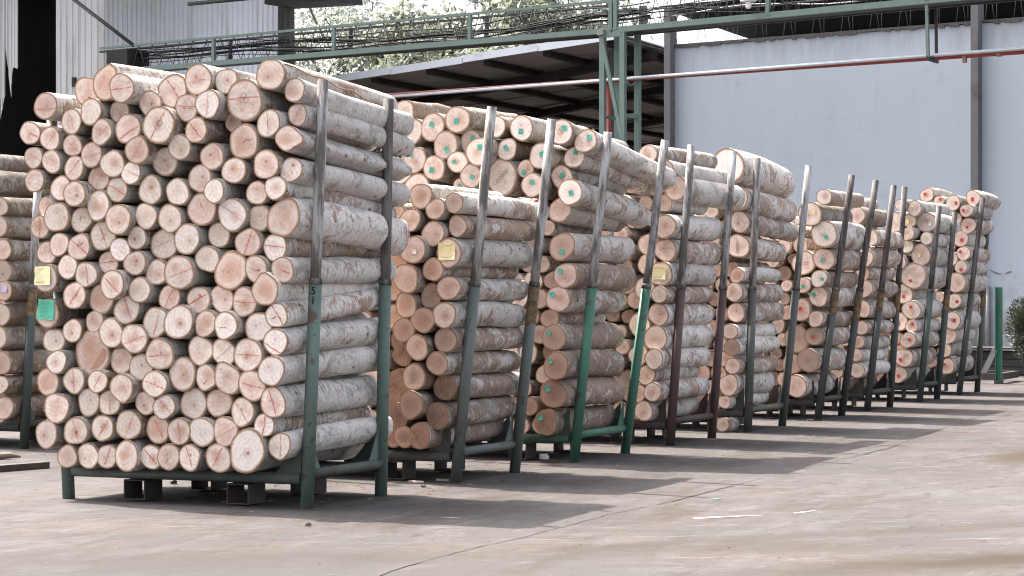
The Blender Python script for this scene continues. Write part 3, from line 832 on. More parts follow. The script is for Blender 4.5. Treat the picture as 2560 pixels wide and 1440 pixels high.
 4: dict(s0=21.76, sb=23.08, r0=-7.87, lf=0.23, hf=3.093, lb=0.246, hb=3.111, logs='''
-0.003 2.253 0.16 0.123 O.5
-0.015 2.013 0.1 0.118 O.3 X1
-0.043 1.766 0.18 0.128 Ny
-0.033 1.556 0.24 0.087 X1
-0.061 1.351 0.18 0.113 O.3 X1
-0.093 1.111 0.18 0.128 O.4
-0.088 0.897 0.24 0.102 O.1
-0.19 0.726 0.2 0.097 O.7 X1
-0.104 0.559 0.24 0.097 X1 O.2
-0.217 0.361 0.2 0.103 O.3
-0.22 2.073 0.06 0.108 O.3
-0.231 1.872 0.06 0.103 O.3
-0.216 1.618 0.16 0.113 O.2
-0.291 1.242 0.12 0.119 O.3
-0.287 0.934 0.16 0.108 O.5
-0.288 0.544 0.2 0.098 O.8
0.027 2.658 -0.1 0.124 O.2 l1.9 Z-.02
-0.168 2.997 0.2 0.097 l1.9
-0.052 2.849 0.04 0.098 l1.8
'''),
 5: dict(s0=24.346, sb=25.666, r0=-7.87, lf=0.112, hf=3.115, lb=0.329, hb=3.091, logs='''
-0.168 3.015 0.2 0.192 W1 l2.05 Z-.1
-0.502 2.944 0.2 0.108 W1
-0.082 2.654 0.14 0.13 O.2 Z-.08 l1.9
-0.08 2.386 0.04 0.119 K2 Z-.06 l1.95
-0.109 2.114 0.02 0.136 S4,90 Z-.04
-0.068 1.777 0.18 0.085 O1
-0.097 1.59 0.2 0.107 O.1
-0.107 1.358 0.1 0.108 K1
-0.145 1.144 0.2 0.09 O.4
-0.121 0.963 0.2 0.096 B.7
-0.115 0.754 0.2 0.09 O.3 K1
-0.162 0.539 0.2 0.119 O.2
-0.21 0.346 0.2 0.074 O.3
'''),
 6: dict(s0=27.17, sb=28.27, r0=-7.87, lf=0.442, hf=3.057, lb=0.458, hb=3.045, logs='''
0.141 2.778 0.2 0.099 W1
-0.044 2.57 0.18 0.149 Ty
0.123 2.321 0.14 0.168 S2,0 Tg
0.106 2.011 0.08 0.137 S2,-60 Tg
-0.164 1.963 0.06 0.15 X1
0.077 1.767 0.2 0.106 Tg W1
-0.129 1.687 0.2 0.1 Tg O.6
0.053 1.544 0.14 0.124 Tg
-0.16 1.375 0.18 0.131 Tr O.6
0.033 1.264 0.18 0.099 O.3
-0.013 1.051 0.1 0.118 Tr B.6
-0.272 1.01 -0.02 0.163 B.7
-0.082 0.746 0.14 0.143 B.8
-0.331 0.695 0 0.126 B.5 O.5
-0.225 0.427 0.2 0.143 O.5
'''),
 7: dict(s0=29.541, sb=30.762, r0=-7.87, lf=0.371, hf=3.04, lb=0.215, hb=3.078, logs='''
-0.083 2.633 0.2 0.114 
-0.262 2.831 0.2 0.094 
0.109 2.329 0.2 0.1 
0.04 2.061 0.3 0.127 X1
-0.022 1.863 0.12 0.094 O.2
0.013 1.654 0.2 0.121 O.4
-0.007 1.379 0.2 0.114 O.3
-0.021 1.125 0.2 0.094 O.3
-0.069 0.937 0.2 0.087 O.6
-0.096 0.762 0.2 0.087 
-0.083 0.554 0.2 0.101 
-0.358 0.531 0.2 0.088 K2 O.3
-0.446 0.349 0.06 0.095 O.3
-0.277 0.378 0.22 0.087 O.4
-0.262 1.218 0.2 0.081 O.2
-0.248 0.962 0.2 0.081 O.2
'''),
 8: dict(s0=32.504, sb=33.604, r0=-7.87, lf=0.292, hf=2.876, lb=0.279, hb=2.828, logs='''
-0.231 2.892 0.18 0.088 Tr
-0.385 2.651 -0.02 0.162 
-0.052 2.844 0.1 0.11 Ty l1.95
-0.146 2.665 0 0.096 Ty O.2
0.077 2.643 -0.12 0.147 S4,-60 Tw
-0.129 2.466 0.2 0.095 Ty
0.099 2.403 -0.02 0.095 Ty W1
-0.177 2.287 0.04 0.096 Ty W1
0.02 2.164 0 0.154 Ty O.6
-0.066 1.856 0.1 0.191 Tr
-0.218 1.588 0.08 0.14 Tr S2,0
-0.258 2.057 0.16 0.103 O.2
-0.07 1.354 0.2 0.139 Tr Ty
-0.27 1.177 0.14 0.132 Tr S2,0
-0.06 1.12 0.24 0.095 Tr
-0.335 0.874 0.06 0.147 Tr
-0.087 0.917 0.34 0.117 Tr S2,0
-0.168 0.66 0.28 0.139 Tr S2,20
-0.263 0.408 0.2 0.125 Tr
'''),
 9: dict(s0=35.107, sb=36.427, r0=-7.87, lf=0.375, hf=3.1, lb=0.191, hb=3.126, logs='''
-0.462 3.154 0.2 0.11 Tr O.3
-0.271 3.056 0.2 0.079 Tr O.2
-0.05 3.021 0.2 0.118 Tr O.2
0.211 3.104 -0.04 0.118 Tr O.3
0.163 2.9 0.2 0.102 Tr O.3
0.151 2.67 0.04 0.126 Tr O.4
0.033 2.467 0.04 0.126 Tr O.5
0.111 2.228 0.18 0.11 Tr
0.076 2.017 0.2 0.102 Tr
-0.002 1.774 0.2 0.157 O.2
-0.034 1.484 0.2 0.118 Tr
-0.061 1.179 0.22 0.141 Tr S2,0
-0.125 0.935 0.18 0.126 O.2
-0.184 0.707 0.2 0.11 O.3
-0.152 0.456 0.2 0.126 Tr O.3
-0.03 2.774 0.08 0.094 O.2
-0.081 2.143 0.2 0.11 O.2
-0.263 1.547 0.2 0.079 O.2
'''),
}

def parse(flags):
    d = {}
    for t in flags.split():
        if t[0] == 'T': d.setdefault('T', []).append(t[1])
        elif t[0] == 'N': d['N'] = t[1]
        else: d[t[0]] = [float(x) for x in t[1:].split(',')]
    return d
AGE = {0: .75, 1: .48, 2: .64, 3: .72, 4: .56, 5: .64, 6: .68, 7: .62, 8: .42, 9: .42}
RNAME = {0: 'rack at the left edge', 1: 'nearest rack', 2: 'second rack', 3: 'third rack', 4: 'fourth rack', 5: 'fifth rack', 6: 'sixth rack', 7: 'seventh rack', 8: 'eighth rack', 9: 'farthest rack'}
LAYERED = {}
def look_words(d, rad):
    col = 'pale'
    if d.get('B', [0])[0] >= .5: col = 'brown-ended'
    elif d.get('O', [0])[0] >= .5: col = 'orange-ended'
    elif d.get('D', [0])[0] >= .3: col = 'dirty'
    elif d.get('W'): col = 'whitish'
    if rad > 0.135: col = 'thick ' + col
    mk = ''
    if 'N' in d: mk = 'with %s note' % ('green' if d['N'] == 'g' else 'yellow')
    elif 'S' in d: mk = 'with ring stamps'
    elif 'T' in d: mk = 'with %s tag' % {'g': 'green', 'y': 'yellow', 'r': 'red', 'w': 'white', 'p': 'lilac'}[d['T'][0]]
    elif 'L' in d:
        a = d['L'][0]; mk = 'with red line'
        if abs(a) > 70: mk = 'with upright red line'
        elif abs(a) < 15: mk = 'with level red line'
        else: mk = 'with %s red line' % ('rising' if a > 0 else 'falling')
    return (col.replace('thick ', 'thick ') + ' log ' + mk).strip()
stuff_v, stuff_f, stuff_m = [], [], []
stuff_a = dict(lc=[], rnd=[], tint=[], brown=[], pith=[], white=[], age=[], radn=[])
def to_stuff(rad, L, rg, mw, **kw):
    bv, bf, bm, faces2, at_, _ = log_arrays(rad, L, rg, nseg=12, nring=5, **kw)
    rn = rg.random()
    for v, f, mi, rd in [(bv, bf, bm, None)] + [(x[0], x[1], [2] * len(x[1]), x[2]) for x in faces2]:
        o = len(stuff_v); stuff_v.extend([tuple(mw @ Vector(p)) for p in v]); stuff_f.extend([tuple(o + i for i in q) for q in f]); stuff_m.extend(mi)
        stuff_a['lc'] += list(v); stuff_a['rnd'] += [rn] * len(v); stuff_a['radn'] += rd or [1.0] * len(v)
        for k in ('tint', 'brown', 'pith', 'white', 'age'): stuff_a[k] += [at_[k]] * len(v)

def rack_frame(k):
    R = RACKS[k]; return U * R['s0'] + V * R['r0']
TOPS = {0: 2.62, 2: 2.02, 3: 2.85, 4: 2.75, 5: 2.62, 6: 2.55, 7: 2.62, 8: 2.6, 9: 2.7}
for k, R in RACKS.items():
    rg = random.Random(100 + k)
    base = rack_frame(k)
    entries = []
    for ln in R['logs'].strip().split('\n'):
        a = ln.split(' ', 4)
        entries.append([float(a[0]), float(a[1]), float(a[2]), float(a[3]), parse(a[4] if len(a) > 4 else '')])
    # layers from the bottom (nearest rack) or from the top (the others), for the labels
    up = 1 if k == 1 else -1
    lay = {}
    for i in sorted(range(len(entries)), key=lambda i: up * entries[i][1]):
        x, z, _, r, _ = entries[i]; best = 0
        for j in lay:
            xj, zj, _, rj, _ = entries[j]
            if up * (z - zj) > 0.45 * (r + rj) * 0.9 and abs(x - xj) < 0.75 * (r + rj): best = max(best, lay[j])
        lay[i] = best + 1
    pos = {}
    for L_ in set(lay.values()):
        row = sorted([i for i in lay if lay[i] == L_], key=lambda i: entries[i][0] * up)
        for q, i in enumerate(row): pos[i] = q + 1
    for i, (x, z, p, rad, d) in enumerate(entries):
        L = d['l'][0] if 'l' in d else (rg.uniform(1.50, 1.60) if k == 1 else rg.uniform(1.42, 1.52))
        dz = d['Z'][0] if 'Z' in d else rg.uniform(-.02, .02)
        yaw = rg.uniform(-.012, .012)
        tint = d.get('O', [rg.uniform(0, .16)])[0]; brown = d.get('B', [0])[0] + 0.5 * d.get('D', [0])[0]
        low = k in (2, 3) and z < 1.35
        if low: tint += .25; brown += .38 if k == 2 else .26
        if k == 0: brown += .22  # left-edge rack: cut ends browned to paint in shade
        outer = x > R['lf'] * z / R['hf'] - .30            # outermost bark pale; inner bark greyer, darkened to paint shade into the gaps
        dull_shade = {0: .75, 2: .12, 3: .15, 8: .25, 9: .25}.get(k, 0) + (.14 if low else 0) + (rg.uniform(0, .15) if outer else rg.uniform(.30, .62))
        dull_shade = min(.95, dull_shade)
        pith = d.get('K', [rg.choice([0, .25, .5])])[0] * .6
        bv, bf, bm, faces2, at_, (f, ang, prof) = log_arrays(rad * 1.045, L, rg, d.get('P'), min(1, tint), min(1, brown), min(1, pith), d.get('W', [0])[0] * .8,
                                                            min(.92, max(0, AGE[k] + rg.uniform(-.28, .28) + (.3 if k in (2, 3) and z < 1.2 else 0))), 2 if 'H' in d else int(rg.random() < .3), dull_shade)
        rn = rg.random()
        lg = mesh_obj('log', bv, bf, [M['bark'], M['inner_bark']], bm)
        set_attrs(lg.data, bv, rn, at_, ('age', 'dull_shade'))
        lg.location = base + V * x - U * p + Vector((0, 0, z))
        lg.rotation_euler = (math.atan2(dz, L), 0, -TH + yaw)
        words_ = '%s, %s from %s in %s layer %s, %s' % (look_words(d, rad), ORD[pos[i]], 'left' if up > 0 else 'right', ORD[lay[i]], 'up' if up > 0 else 'down', RNAME[k])
        if len(words_.split()) > 16: words_ = words_.replace('thick ', '').replace(' at the left edge', ' at left')
        tag(lg, words_, 'log', 'logs stacked in the ' + RNAME[k])
        for v, fc, rd in faces2:
            cf = mesh_obj('cut_face', v, fc, [M['cut']], None, lg, False)
            set_attrs(cf.data, v, rn, at_, ('tint', 'brown', 'pith', 'white'), rd)
        if 'L' in d:
            a = math.atan(math.tan(math.radians(d['L'][0])) * .84) if abs(d['L'][0]) < 89 else math.pi / 2
            off = (d['L'][1] if len(d['L']) > 1 else rg.uniform(-.08, .08)) * rad
            hl = math.sqrt(max(.1, 1 - (off / rad) ** 2)) * rad * rg.uniform(.84, .93); bend = rg.uniform(-.06, .06) * rad
            t0, t1 = (-1, 1) if d['L'][0] not in (-25.0,) else (-.2, 1)
            pts = []
            for q in range(9):
                t = t0 + (t1 - t0) * q / 8; o_ = off + bend * (1 - t * t) + rg.uniform(-.006, .006) * rad * 3
                pts.append((math.cos(a) * t * hl - math.sin(a) * o_, math.sin(a) * t * hl + math.cos(a) * o_))
            mesh_obj('red_line', *strip_xz(pts, rg.uniform(.004, .008), YM, i), [M['crayon'] if rg.random() < .62 else M['crayon_faint']], None, lg, False)
        if 'R' in d:
            c = (rg.uniform(-.2, .3) * rad, rg.uniform(.0, .4) * rad)
            n_ = 8; mesh_obj('red_dot', [(c[0] + .011 * math.cos(q * .785), YM - .0005, c[1] + .012 * math.sin(q * .785)) for q in range(n_)], [tuple(range(n_))], [M['crayon']], None, lg, False)
        if 'S' in d:
            n_, a = int(d['S'][0]), math.radians(d['S'][1]); r0 = .021 if n_ <= 2 else .018
            c0 = (rg.uniform(-.1, .15) * rad, rg.uniform(-.1, .2) * rad)
            vs, fs = [], []
            for q in range(n_):
                t = (q - (n_ - 1) / 2) * r0 * 1.85
                v, f_ = ring_xz((c0[0] + math.cos(a) * t, c0[1] + math.sin(a) * t), r0, .0042, YM - .001); o_ = len(vs); vs += v; fs += [tuple(o_ + e for e in w_) for w_ in f_]
            mesh_obj('ring_stamp', vs, fs, [M['ink']], None, lg, False)
        if 'X' in d:
            mt = M['scratch'] if d['X'][0] > 1.5 else M['crack']
            for q in range(1 if d['X'][0] > 1.5 else rg.randint(1, 2)):
                a = rg.uniform(0, 6.28); l = rg.uniform(.3, .6) * rad; x0, z0 = rg.uniform(-.15, .15) * rad, rg.uniform(-.15, .15) * rad
                if mt is M['scratch']: a = 1.05; x0, z0 = -.35 * rad, -.6 * rad; l = 1.3 * rad
                pts = [(x0 + math.cos(a + .15 * math.sin(e)) * l * e / 5, z0 + math.sin(a) * l * e / 5 + rg.uniform(-.03, .03) * rad) for e in range(6)]
                mesh_obj('crack' if mt is M['crack'] else 'saw_scratch', *strip_xz(pts, rg.uniform(.003, .006), YM + .0008, i), [mt], None, lg, False)
        if 'Q' in d:
            pts = [(-.02, -.78 * rad), (.22 * rad, -.72 * rad), (.62 * rad, -.42 * rad), (.80 * rad, -.05 * rad), (.72 * rad, .2 * rad), (.58 * rad, .22 * rad), (.2 * rad, -.35 * rad)]
            mesh_obj('split_facet', [(a, YM + .001, b_) for a, b_ in pts], [tuple(range(len(pts)))], [M['facet']], None, lg, False)
        if 'N' in d:
            w_, h_ = (.15, .14) if d['N'] == 'y' else (.16, .175)
            c = (-.01, .015) if k != 1 else ((-.02, .02) if d['N'] == 'y' else (.0, .03)); rot = rg.uniform(-.06, .06) if d['N'] == 'y' else -.10
            w_ = min(w_, rad * 1.35); h_ = min(h_, rad * 1.4)
            nt_ = paper('paper_note', w_, h_, c, rot, M['note_' + d['N']], lg, rg, None, .010)
            scribble(nt_, w_, h_, c, rot, 4 if d['N'] == 'g' else 2, rg, M['ink'])
        for tcol in d.get('T', []):
            sz = rg.uniform(.036, .046) if tcol != 'p' else .06
            rr_ = rg.uniform(.1, .5) * rad; a = rg.uniform(0, 6.28)
            c = (rr_ * math.cos(a), rr_ * math.sin(a))
            if k in (8, 9): sz *= 1.05
            if k == 3 and z < 1.9: c = (-.45 * rad, .35 * rad)
            paper('paper_tag', sz, sz * rg.uniform(.95, 1.25), c, rg.uniform(-.5, .5), M['tag_' + tcol], lg, rg, None, .004)
        if 'J' in d:                                        # a wavy brown seam down the bark
            pts = []
            for q in range(22):
                t = q / 21; a = math.radians(38 - 58 * t) + .10 * math.sin(q * 1.1); y = .02 + (L - .15) * t
                j = int(round(a / (2 * math.pi / 24))) % 24
                r_ = rad * 1.045 * prof[j] * 1.012; pts.append(Vector((r_ * math.cos(a), y, r_ * math.sin(a))))
            MB().tube(pts, .006, 5).build('bark_seam', M['inner_bark'], lg)
    # the logs that only show as slivers between and behind these
    if k in TOPS:
        zrow = 0.33; row = 0
        lo = -2.0 if k else -1.78
        while zrow < TOPS[k]:
            x = lo + (0.1 if row % 2 else 0)
            while x < 0.05:
                rad = rg.uniform(.078, .106); zz = zrow + rg.uniform(-.012, .012); xx = x + R['lf'] * zz / R['hf'] * (0.5 + 0.5 * (x + 2) / 2) + rg.uniform(-.01, .01)
                lim = R['lf'] * zz / R['hf'] - .05 - rad
                ok = xx < lim and all(math.hypot(xx - e[0], zz - e[1]) > (rad + e[3]) * .93 for e in entries)
                topz = TOPS[k] + .12 * math.sin(x * 3 + k)
                if ok and zz < topz:
                    mw = Matrix.Translation(base + V * xx + U * rg.uniform(.03, .26) + Vector((0, 0, zz))) @ Euler((rg.uniform(-.012, .012), 0, -TH + rg.uniform(-.01, .01))).to_matrix().to_4x4()
                    to_stuff(rad, rg.uniform(1.12, 1.22), rg, mw, tint=rg.uniform(0, .6), brown=rg.choice([0, 0, .3, .6]), age=min(1, AGE[k] + rg.uniform(-.2, .2)))
                x += rg.uniform(.19, .205)
            zrow += .168; row += 1
    # a few logs behind the faces of the nearest rack need no copies: its stack is complete
st = mesh_obj('packed_logs', stuff_v, stuff_f, [M['bark'], M['inner_bark'], M['cut']], stuff_m)
set_attrs(st.data, stuff_a['lc'], stuff_a['rnd'], stuff_a, ('tint', 'brown', 'pith', 'white', 'age'), stuff_a['radn'])
tag(st, 'logs packed deep between and behind the ones in front', 'logs', kind='stuff')

# a short dirty log that has rolled to the ground between the racks
rg = random.Random(77)
bv, bf, bm, faces2, at_, _ = log_arrays(.085, .26, rg, None, .0, .25, .2, 0, .6, 1, .3)
lg = mesh_obj('log', bv, bf, [M['bark'], M['inner_bark']], bm); set_attrs(lg.data, bv, .37, at_, ('age', 'dull_shade'))
lg.location = gnd(1806, 1081) + Vector((0, 0, .088)); lg.rotation_euler = (0, 0, -TH - .15)
tag(lg, 'short dirty log lying on the ground behind the maroon posts', 'log', 'loose logs')
for v, fc, rd in faces2:
    cf = mesh_obj('cut_face', v, fc, [M['cut']], None, lg, False); set_attrs(cf.data, v, .37, at_, ('tint', 'brown', 'pith', 'white'), rd)

# ------------------------------------------------------------------ racks
WID, JOINT = 2.05, 1.62
RLAB = {0: 'dark steel log rack at left edge behind the nearest rack', 1: 'green steel log rack nearest the camera, numbered post', 2: 'grey green steel log rack, second from the camera',
        3: 'bright green steel log rack, third from the camera', 4: 'maroon brown steel log rack, fourth from the camera', 5: 'grey steel log rack with tan crossbar, fifth from the camera',
        6: 'dark steel log rack, sixth from the camera', 7: 'dark steel log rack, seventh from the camera', 8: 'dark steel log rack with short posts, eighth from the camera',
        9: 'dark steel log rack, farthest in the row, against the white wall'}
for k, R in RACKS.items():
    rg = random.Random(300 + k)
    base = rack_frame(k)
    rk = thing('log_rack', RLAB[k], 'log rack', base, -TH, 'steel racks full of logs')
    dep = R['sb'] - R['s0']; wid = WID if k else 1.9
    pm, bmt = M['paint%d' % k], M['beam%d' % k]
    for (px, py, ln, H) in ((0, 0, R['lf'], R['hf']), (0, dep, R['lb'], R['hb']), (-wid, 0, -.16, R['hf'] * .97), (-wid, dep, -.15, R['hb'] * .97)):
        b0 = Vector((px, py, 0)); top = Vector((px + ln, py, H)); jt = b0.lerp(top, JOINT / H)
        knee = b0.lerp(top, 1.0)
        sl = MB()
        sl.tube([b0, jt], .0475, 18)
        so = sl.build('post_sleeve', pm, rk)
        d = (top - b0).normalized()
        MB().tube([jt - d * .005, jt + d * .022, jt + d * .04], [.0505, .0505, .043], 18).build('collar', M['pipe_dark'], so)
        q = 0.004 * rg.uniform(-1, 1)
        MB().tube([jt + d * .02, jt.lerp(top, .33) + Vector((q, 0, 0)), jt.lerp(top, .66) - Vector((q, 0, 0)), top], .040, 18).build('upper_pipe', M['pipe'] if k <= 5 and not (k == 1 and py > 0) else M['pipe_dark'], so)
        # worn ochre band under the collar on some posts
        if (k in (2,) and py > 0 and px == 0) or k == 0 or (k >= 6 and (py > 0 or k in (6, 7))):
            MB().tube([jt - d * rg.uniform(.2, .42), jt - d * .008], .0485, 18, cap=False).build('ochre_band', M['ochre'], so)
        # bolt holes towards the open side
        if px == 0 and py == 0:
            for hz in (.62, 1.25):
                if hz > .7 and k not in (1, 2, 3, 4, 5): continue
                c = b0.lerp(top, hz / H); nrm = Vector((.62, -.78, 0)); tx = Vector((.78, .62, 0))
                MB().add([c + nrm * .0478 + tx * .008 * math.cos(e * .7854) + Vector((0, 0, .008 * math.sin(e * .7854))) + nrm * (-.0006) for e in range(8)], [tuple(range(8))]).build('bolt_hole', M['stencil'], so)
    # bottom frame: two long beams, two end beams, gussets
    bz = .212
    for py in (0, dep):
        MB().tube([(-wid + .045, py, bz), (-.045, py, bz)], .042, 14).build('long_beam', bmt, rk)
    for px in (0, -wid):
        MB().tube([(px, .05, bz + .035), (px, dep - .045, bz + .035)], .037, 14).build('end_beam', pm if px == 0 and k in (2, 3, 5) else bmt, rk)
        for py, sg in ((0, 1), (dep, -1)):
            pts = [(px - .004, py + sg * .045, bz + .06), (px - .004, py + sg * .20, bz + .06), (px - .004, py + sg * .045, bz + .30)]
            MB().poly_extrude([Vector(q) for q in pts], Vector((.008, 0, 0))).build('gusset', pm if px == 0 else bmt, rk)
    for py in (0, dep):
        for px, sg in ((0, -1), (-wid, 1)):
            pts = [(px + sg * .045, py - .004, bz + .03), (px + sg * .26, py - .004, bz + .03), (px + sg * .045, py - .004, bz + .29)]
            MB().poly_extrude([Vector(q) for q in pts], Vector((0, .008, 0))).build('gusset', bmt, rk)
    for t in (.3, .7):                                      # bearers the logs lie on
        MB().tube([(-wid + .05, dep * t, bz + .012), (-.05, dep * t, bz + .012)], .03, 10).build('bearer', bmt, rk)
    for px in (-1.46, -.57):                                # fork pockets: short box sections under both long beams
        for py in (0.03, dep - .03):
            f = MB(); w_, h_, l_, t_ = .185, .150, .24, .008
            y0 = py - l_ / 2 + (.08 if py < .5 else -.08)
            zc = .012 + h_ / 2
            f.box((px, y0 + l_ / 2, zc + h_ / 2 - t_ / 2), w_, l_, t_); f.box((px, y0 + l_ / 2, zc - h_ / 2 + t_ / 2), w_, l_, t_)
            f.box((px - w_ / 2 + t_ / 2, y0 + l_ / 2, zc), t_, l_, h_ - 2 * t_); f.box((px + w_ / 2 - t_ / 2, y0 + l_ / 2, zc), t_, l_, h_ - 2 * t_)
            f.build('fork_pocket', M['pocket'], rk)
    if k == 5:
        MB().tube([(0, dep * .55, bz + .035), (0, dep * .8, bz + .035)], .0378, 14, cap=False).build('tan_paint_patch', M['ochre'], rk)
    if k == 1:                                              # the rack's painted number
        H = R['hf']; ln = R['lf']
        for ch, zc in (('5', 1.565), ('1', 1.495)):
            cu = bpy.data.curves.new('digit', 'FONT'); cu.body = ch; cu.size = .075; cu.align_x = 'CENTER'; cu.align_y = 'CENTER'; cu.offset = .0012
            to = bpy.data.objects.new('digit', cu); C.objects.link(to)
            bpy.context.view_layer.update()
            me = bpy.data.meshes.new_from_object(to.evaluated_get(bpy.context.evaluated_depsgraph_get()))
            bpy.data.objects.remove(to)
            bm_ = bmesh.new(); bm_.from_mesh(me); bmesh.ops.triangulate(bm_, faces=bm_.faces); bmesh.ops.subdivide_edges(bm_, edges=bm_.edges, cuts=1); bm_.to_mesh(me); bm_.free()
            a0 = math.atan2(-.873, .487) - .28
            for v in me.vertices:
                a = a0 + v.co.x / .048; cx = ln * (zc + v.co.y) / H
                v.co = (cx + .0486 * math.cos(a), .0486 * math.sin(a), zc + v.co.y)
            me.materials.append(M['stencil'])
            o = bpy.data.objects.new('painted_digit', me); C.objects.link(o); o.parent = rk
            o['label'] = 'black stencilled digit %s on the front post' % ch

# ------------------------------------------------------------------ background buildings
M['plaster'] = None
def make_plaster():
    m, nt, b = new_mat('whitewashed_plaster')
    p = nd(nt, 'ShaderNodeTexCoord').outputs['Object']
    n1 = noise(nt, mapping(nt, p, (.5, .5, .35)), 1.0, 5, .6); n2 = noise(nt, mapping(nt, p, (3, 3, .5)), 1.0, 6, .65); n3 = noise(nt, p, 2.2, 6, .65)
    col = mix(nt, n1, (0.325, 0.368, 0.412), (0.375, 0.418, 0.462))
    col = mix(nt, ramp(nt, n2, [(0.54, 0.0), (0.80, 0.25)]), col, (0.25, 0.27, 0.285))
    col = mix(nt, ramp(nt, n3, [(0.60, 0.0), (0.72, 0.30)]), col, (0.195, 0.215, 0.23))
    sz = nd(nt, 'ShaderNodeSeparateXYZ'); lk(nt, p, sz.inputs[0])
    low = math_n(nt, 'ADD', math_n(nt, 'MULTIPLY', sz.outputs[2], 0.45), math_n(nt, 'MULTIPLY_ADD', n3, 2.2, -1.1))
    col = mix(nt, ramp(nt, low, [(0.25, 0.75), (0.85, 0.0)]), col, (0.20, 0.205, 0.21))     # splashed dirt along the foot
    top = math_n(nt, 'ADD', math_n(nt, 'MULTIPLY_ADD', sz.outputs[2], -1.6, 12.0), math_n(nt, 'MULTIPLY_ADD', n2, 2.4, -1.2))
    col = mix(nt, ramp(nt, top, [(0.1, 0.6), (0.9, 0.0)]), col, (0.21, 0.22, 0.225))        # water streaks under the coping
    lk(nt, col, b.inputs['Base Color']); b.inputs['Roughness'].default_value = .92
    bump(nt, b, n3, .25, .02)
    return m
M['plaster'] = make_plaster()
M['concrete'] = plain('raw_concrete', (0.22, 0.215, 0.21), .9, var=.25, scale=3, dark=(0.12, 0.115, 0.11), dscale=2, dthr=(.5, .7))
M['grey_column'] = plain('grey_column', (0.135, 0.135, 0.14), .9, var=.25, scale=2, dark=(0.08, 0.075, 0.072), dscale=2, dthr=(.5, .7))
M['dark_concrete'] = plain('stained_concrete', (0.07, 0.068, 0.065), .9, var=.3, scale=3)
M['green_steel'] = plain('green_painted_steel', (0.12, 0.165, 0.145), .55, var=.15, scale=5, dark=(0.10, 0.12, 0.105), dscale=3, dthr=(.55, .7))
M['dark_steel'] = plain('dark_steel', (0.035, 0.037, 0.036), .6, var=.3, scale=5)
M['silver'] = plain('galvanised_pipe', (0.50, 0.53, 0.56), .35, .6, var=.12, scale=3, bmp=0)
M['red_pipe'] = plain('red_pipe', (0.26, 0.055, 0.045), .5, var=.2, scale=3, bmp=0)
M['white_sheet'] = plain('white_sheet', (0.76, 0.80, 0.84), .55, .0, var=.10, scale=1.2, dark=(0.50, 0.51, 0.51), dscale=1.6, dthr=(.54, .72), bmp=0, stretch=(1, 1, .15))
M['grey_sheet'] = plain('grey_weathered_sheet', (0.46, 0.455, 0.45), .6, .0, var=.12, scale=1.5, dark=(0.30, 0.285, 0.27), dscale=1.8, dthr=(.5, .7), bmp=0, stretch=(1, 1, .15))
M['shade_dark'] = plain('shade_dark_interior', (0.030, 0.028, 0.028), .9, var=.4, scale=1.0)  # dark colour stands in for indoor shade; also on dark beams and boxes
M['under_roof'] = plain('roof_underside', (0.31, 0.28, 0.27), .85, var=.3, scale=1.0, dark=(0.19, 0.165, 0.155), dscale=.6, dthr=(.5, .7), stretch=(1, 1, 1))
M['fascia'] = plain('zinc_fascia', (0.58, 0.61, 0.64), .55, var=.12, scale=1.0, dark=(.40, .41, .43), dscale=1.5)
M['lattice'] = plain('lattice_rod', (0.05, 0.05, 0.047), .7, var=.2, scale=5, bmp=0)
M['cable'] = plain('black_cable', (0.013, 0.012, 0.012), .8, var=.2, scale=5, bmp=0)
M['grey_cable'] = plain('grey_cable', (0.30, 0.29, 0.28), .6, var=.2, scale=5, bmp=0)
AXW = (W, N, Vector((0, 0, 1)))

# the long white wall with its columns
DW = 45.1
a, b_ = at(1684, 700, DW), at(3500, 700, DW)
wl = thing('plaster_wall', 'long whitewashed wall behind the racks on the right', 'wall', (a.x, a.y, 0))
mid = (a + b_) / 2; ln_ = (b_ - a).length
MB().box((mid.x + N.x * .15, mid.y + N.y * .15, 3.74), ln_, .30, 7.48, AXW).build('wall_face', M['plaster'], wl).matrix_parent_inverse = Matrix.Translation((-a.x, -a.y, 0))
def under(o, par):
    o.parent = par; o.matrix_parent_inverse = Matrix.Translation(-Vector(par.location)); return o
cp = MB(); r_ = random.Random(5); npc = 140
for i in range(npc):                                        # broken, unplastered top course
    t = (i + .5) / npc; c = a.lerp(b_, t); h = r_.uniform(.02, .07)
    cp.box((c.x + N.x * .14, c.y + N.y * .14, 7.48 + .03 - h / 2 + .02), ln_ / npc + .01, .345, h + .03, AXW)
under(cp.build('broken_coping', M['dark_concrete']), wl)
for px, w_, mt in ((1676, .17, 'grey_column'), (2443, .17, 'grey_column')):
    c = at(px, 700, DW - .06)
    under(MB().box((c.x, c.y, 4.2), w_, .30, 8.4, AXW).build('column', M[mt]), wl)
for (x0, y0, x1, y1, bow) in ((2474, 674, 2505, 685, 3), (2512, 685, 2530, 679, -1)):
    vs, fs = [], []
    for i in range(8):
        t = i / 7; q = at(x0 + (x1 - x0) * t, y0 + (y1 - y0) * t + bow * math.sin(math.pi * t), DW - .008); h = .018 * (math.sin(math.pi * t) * .8 + .3)
        vs += [q + Vector((0, 0, h)), q - Vector((0, 0, h))]
        if i: fs.append((2 * i - 2, 2 * i - 1, 2 * i + 1, 2 * i))
    under(MB().add(vs, fs).build('green_brush_mark', M['green_steel']), wl)

c0, c1 = at(2468, 715, DW - .08), at(2468, 715, DW - .08); c1 = Vector((c0.x, c0.y, 0))
tag(MB().tube([c1, c0], .055, 10).build('drain_pipe', M['concrete']), 'short grey pipe standing against the white wall behind the last rack', 'pipe')

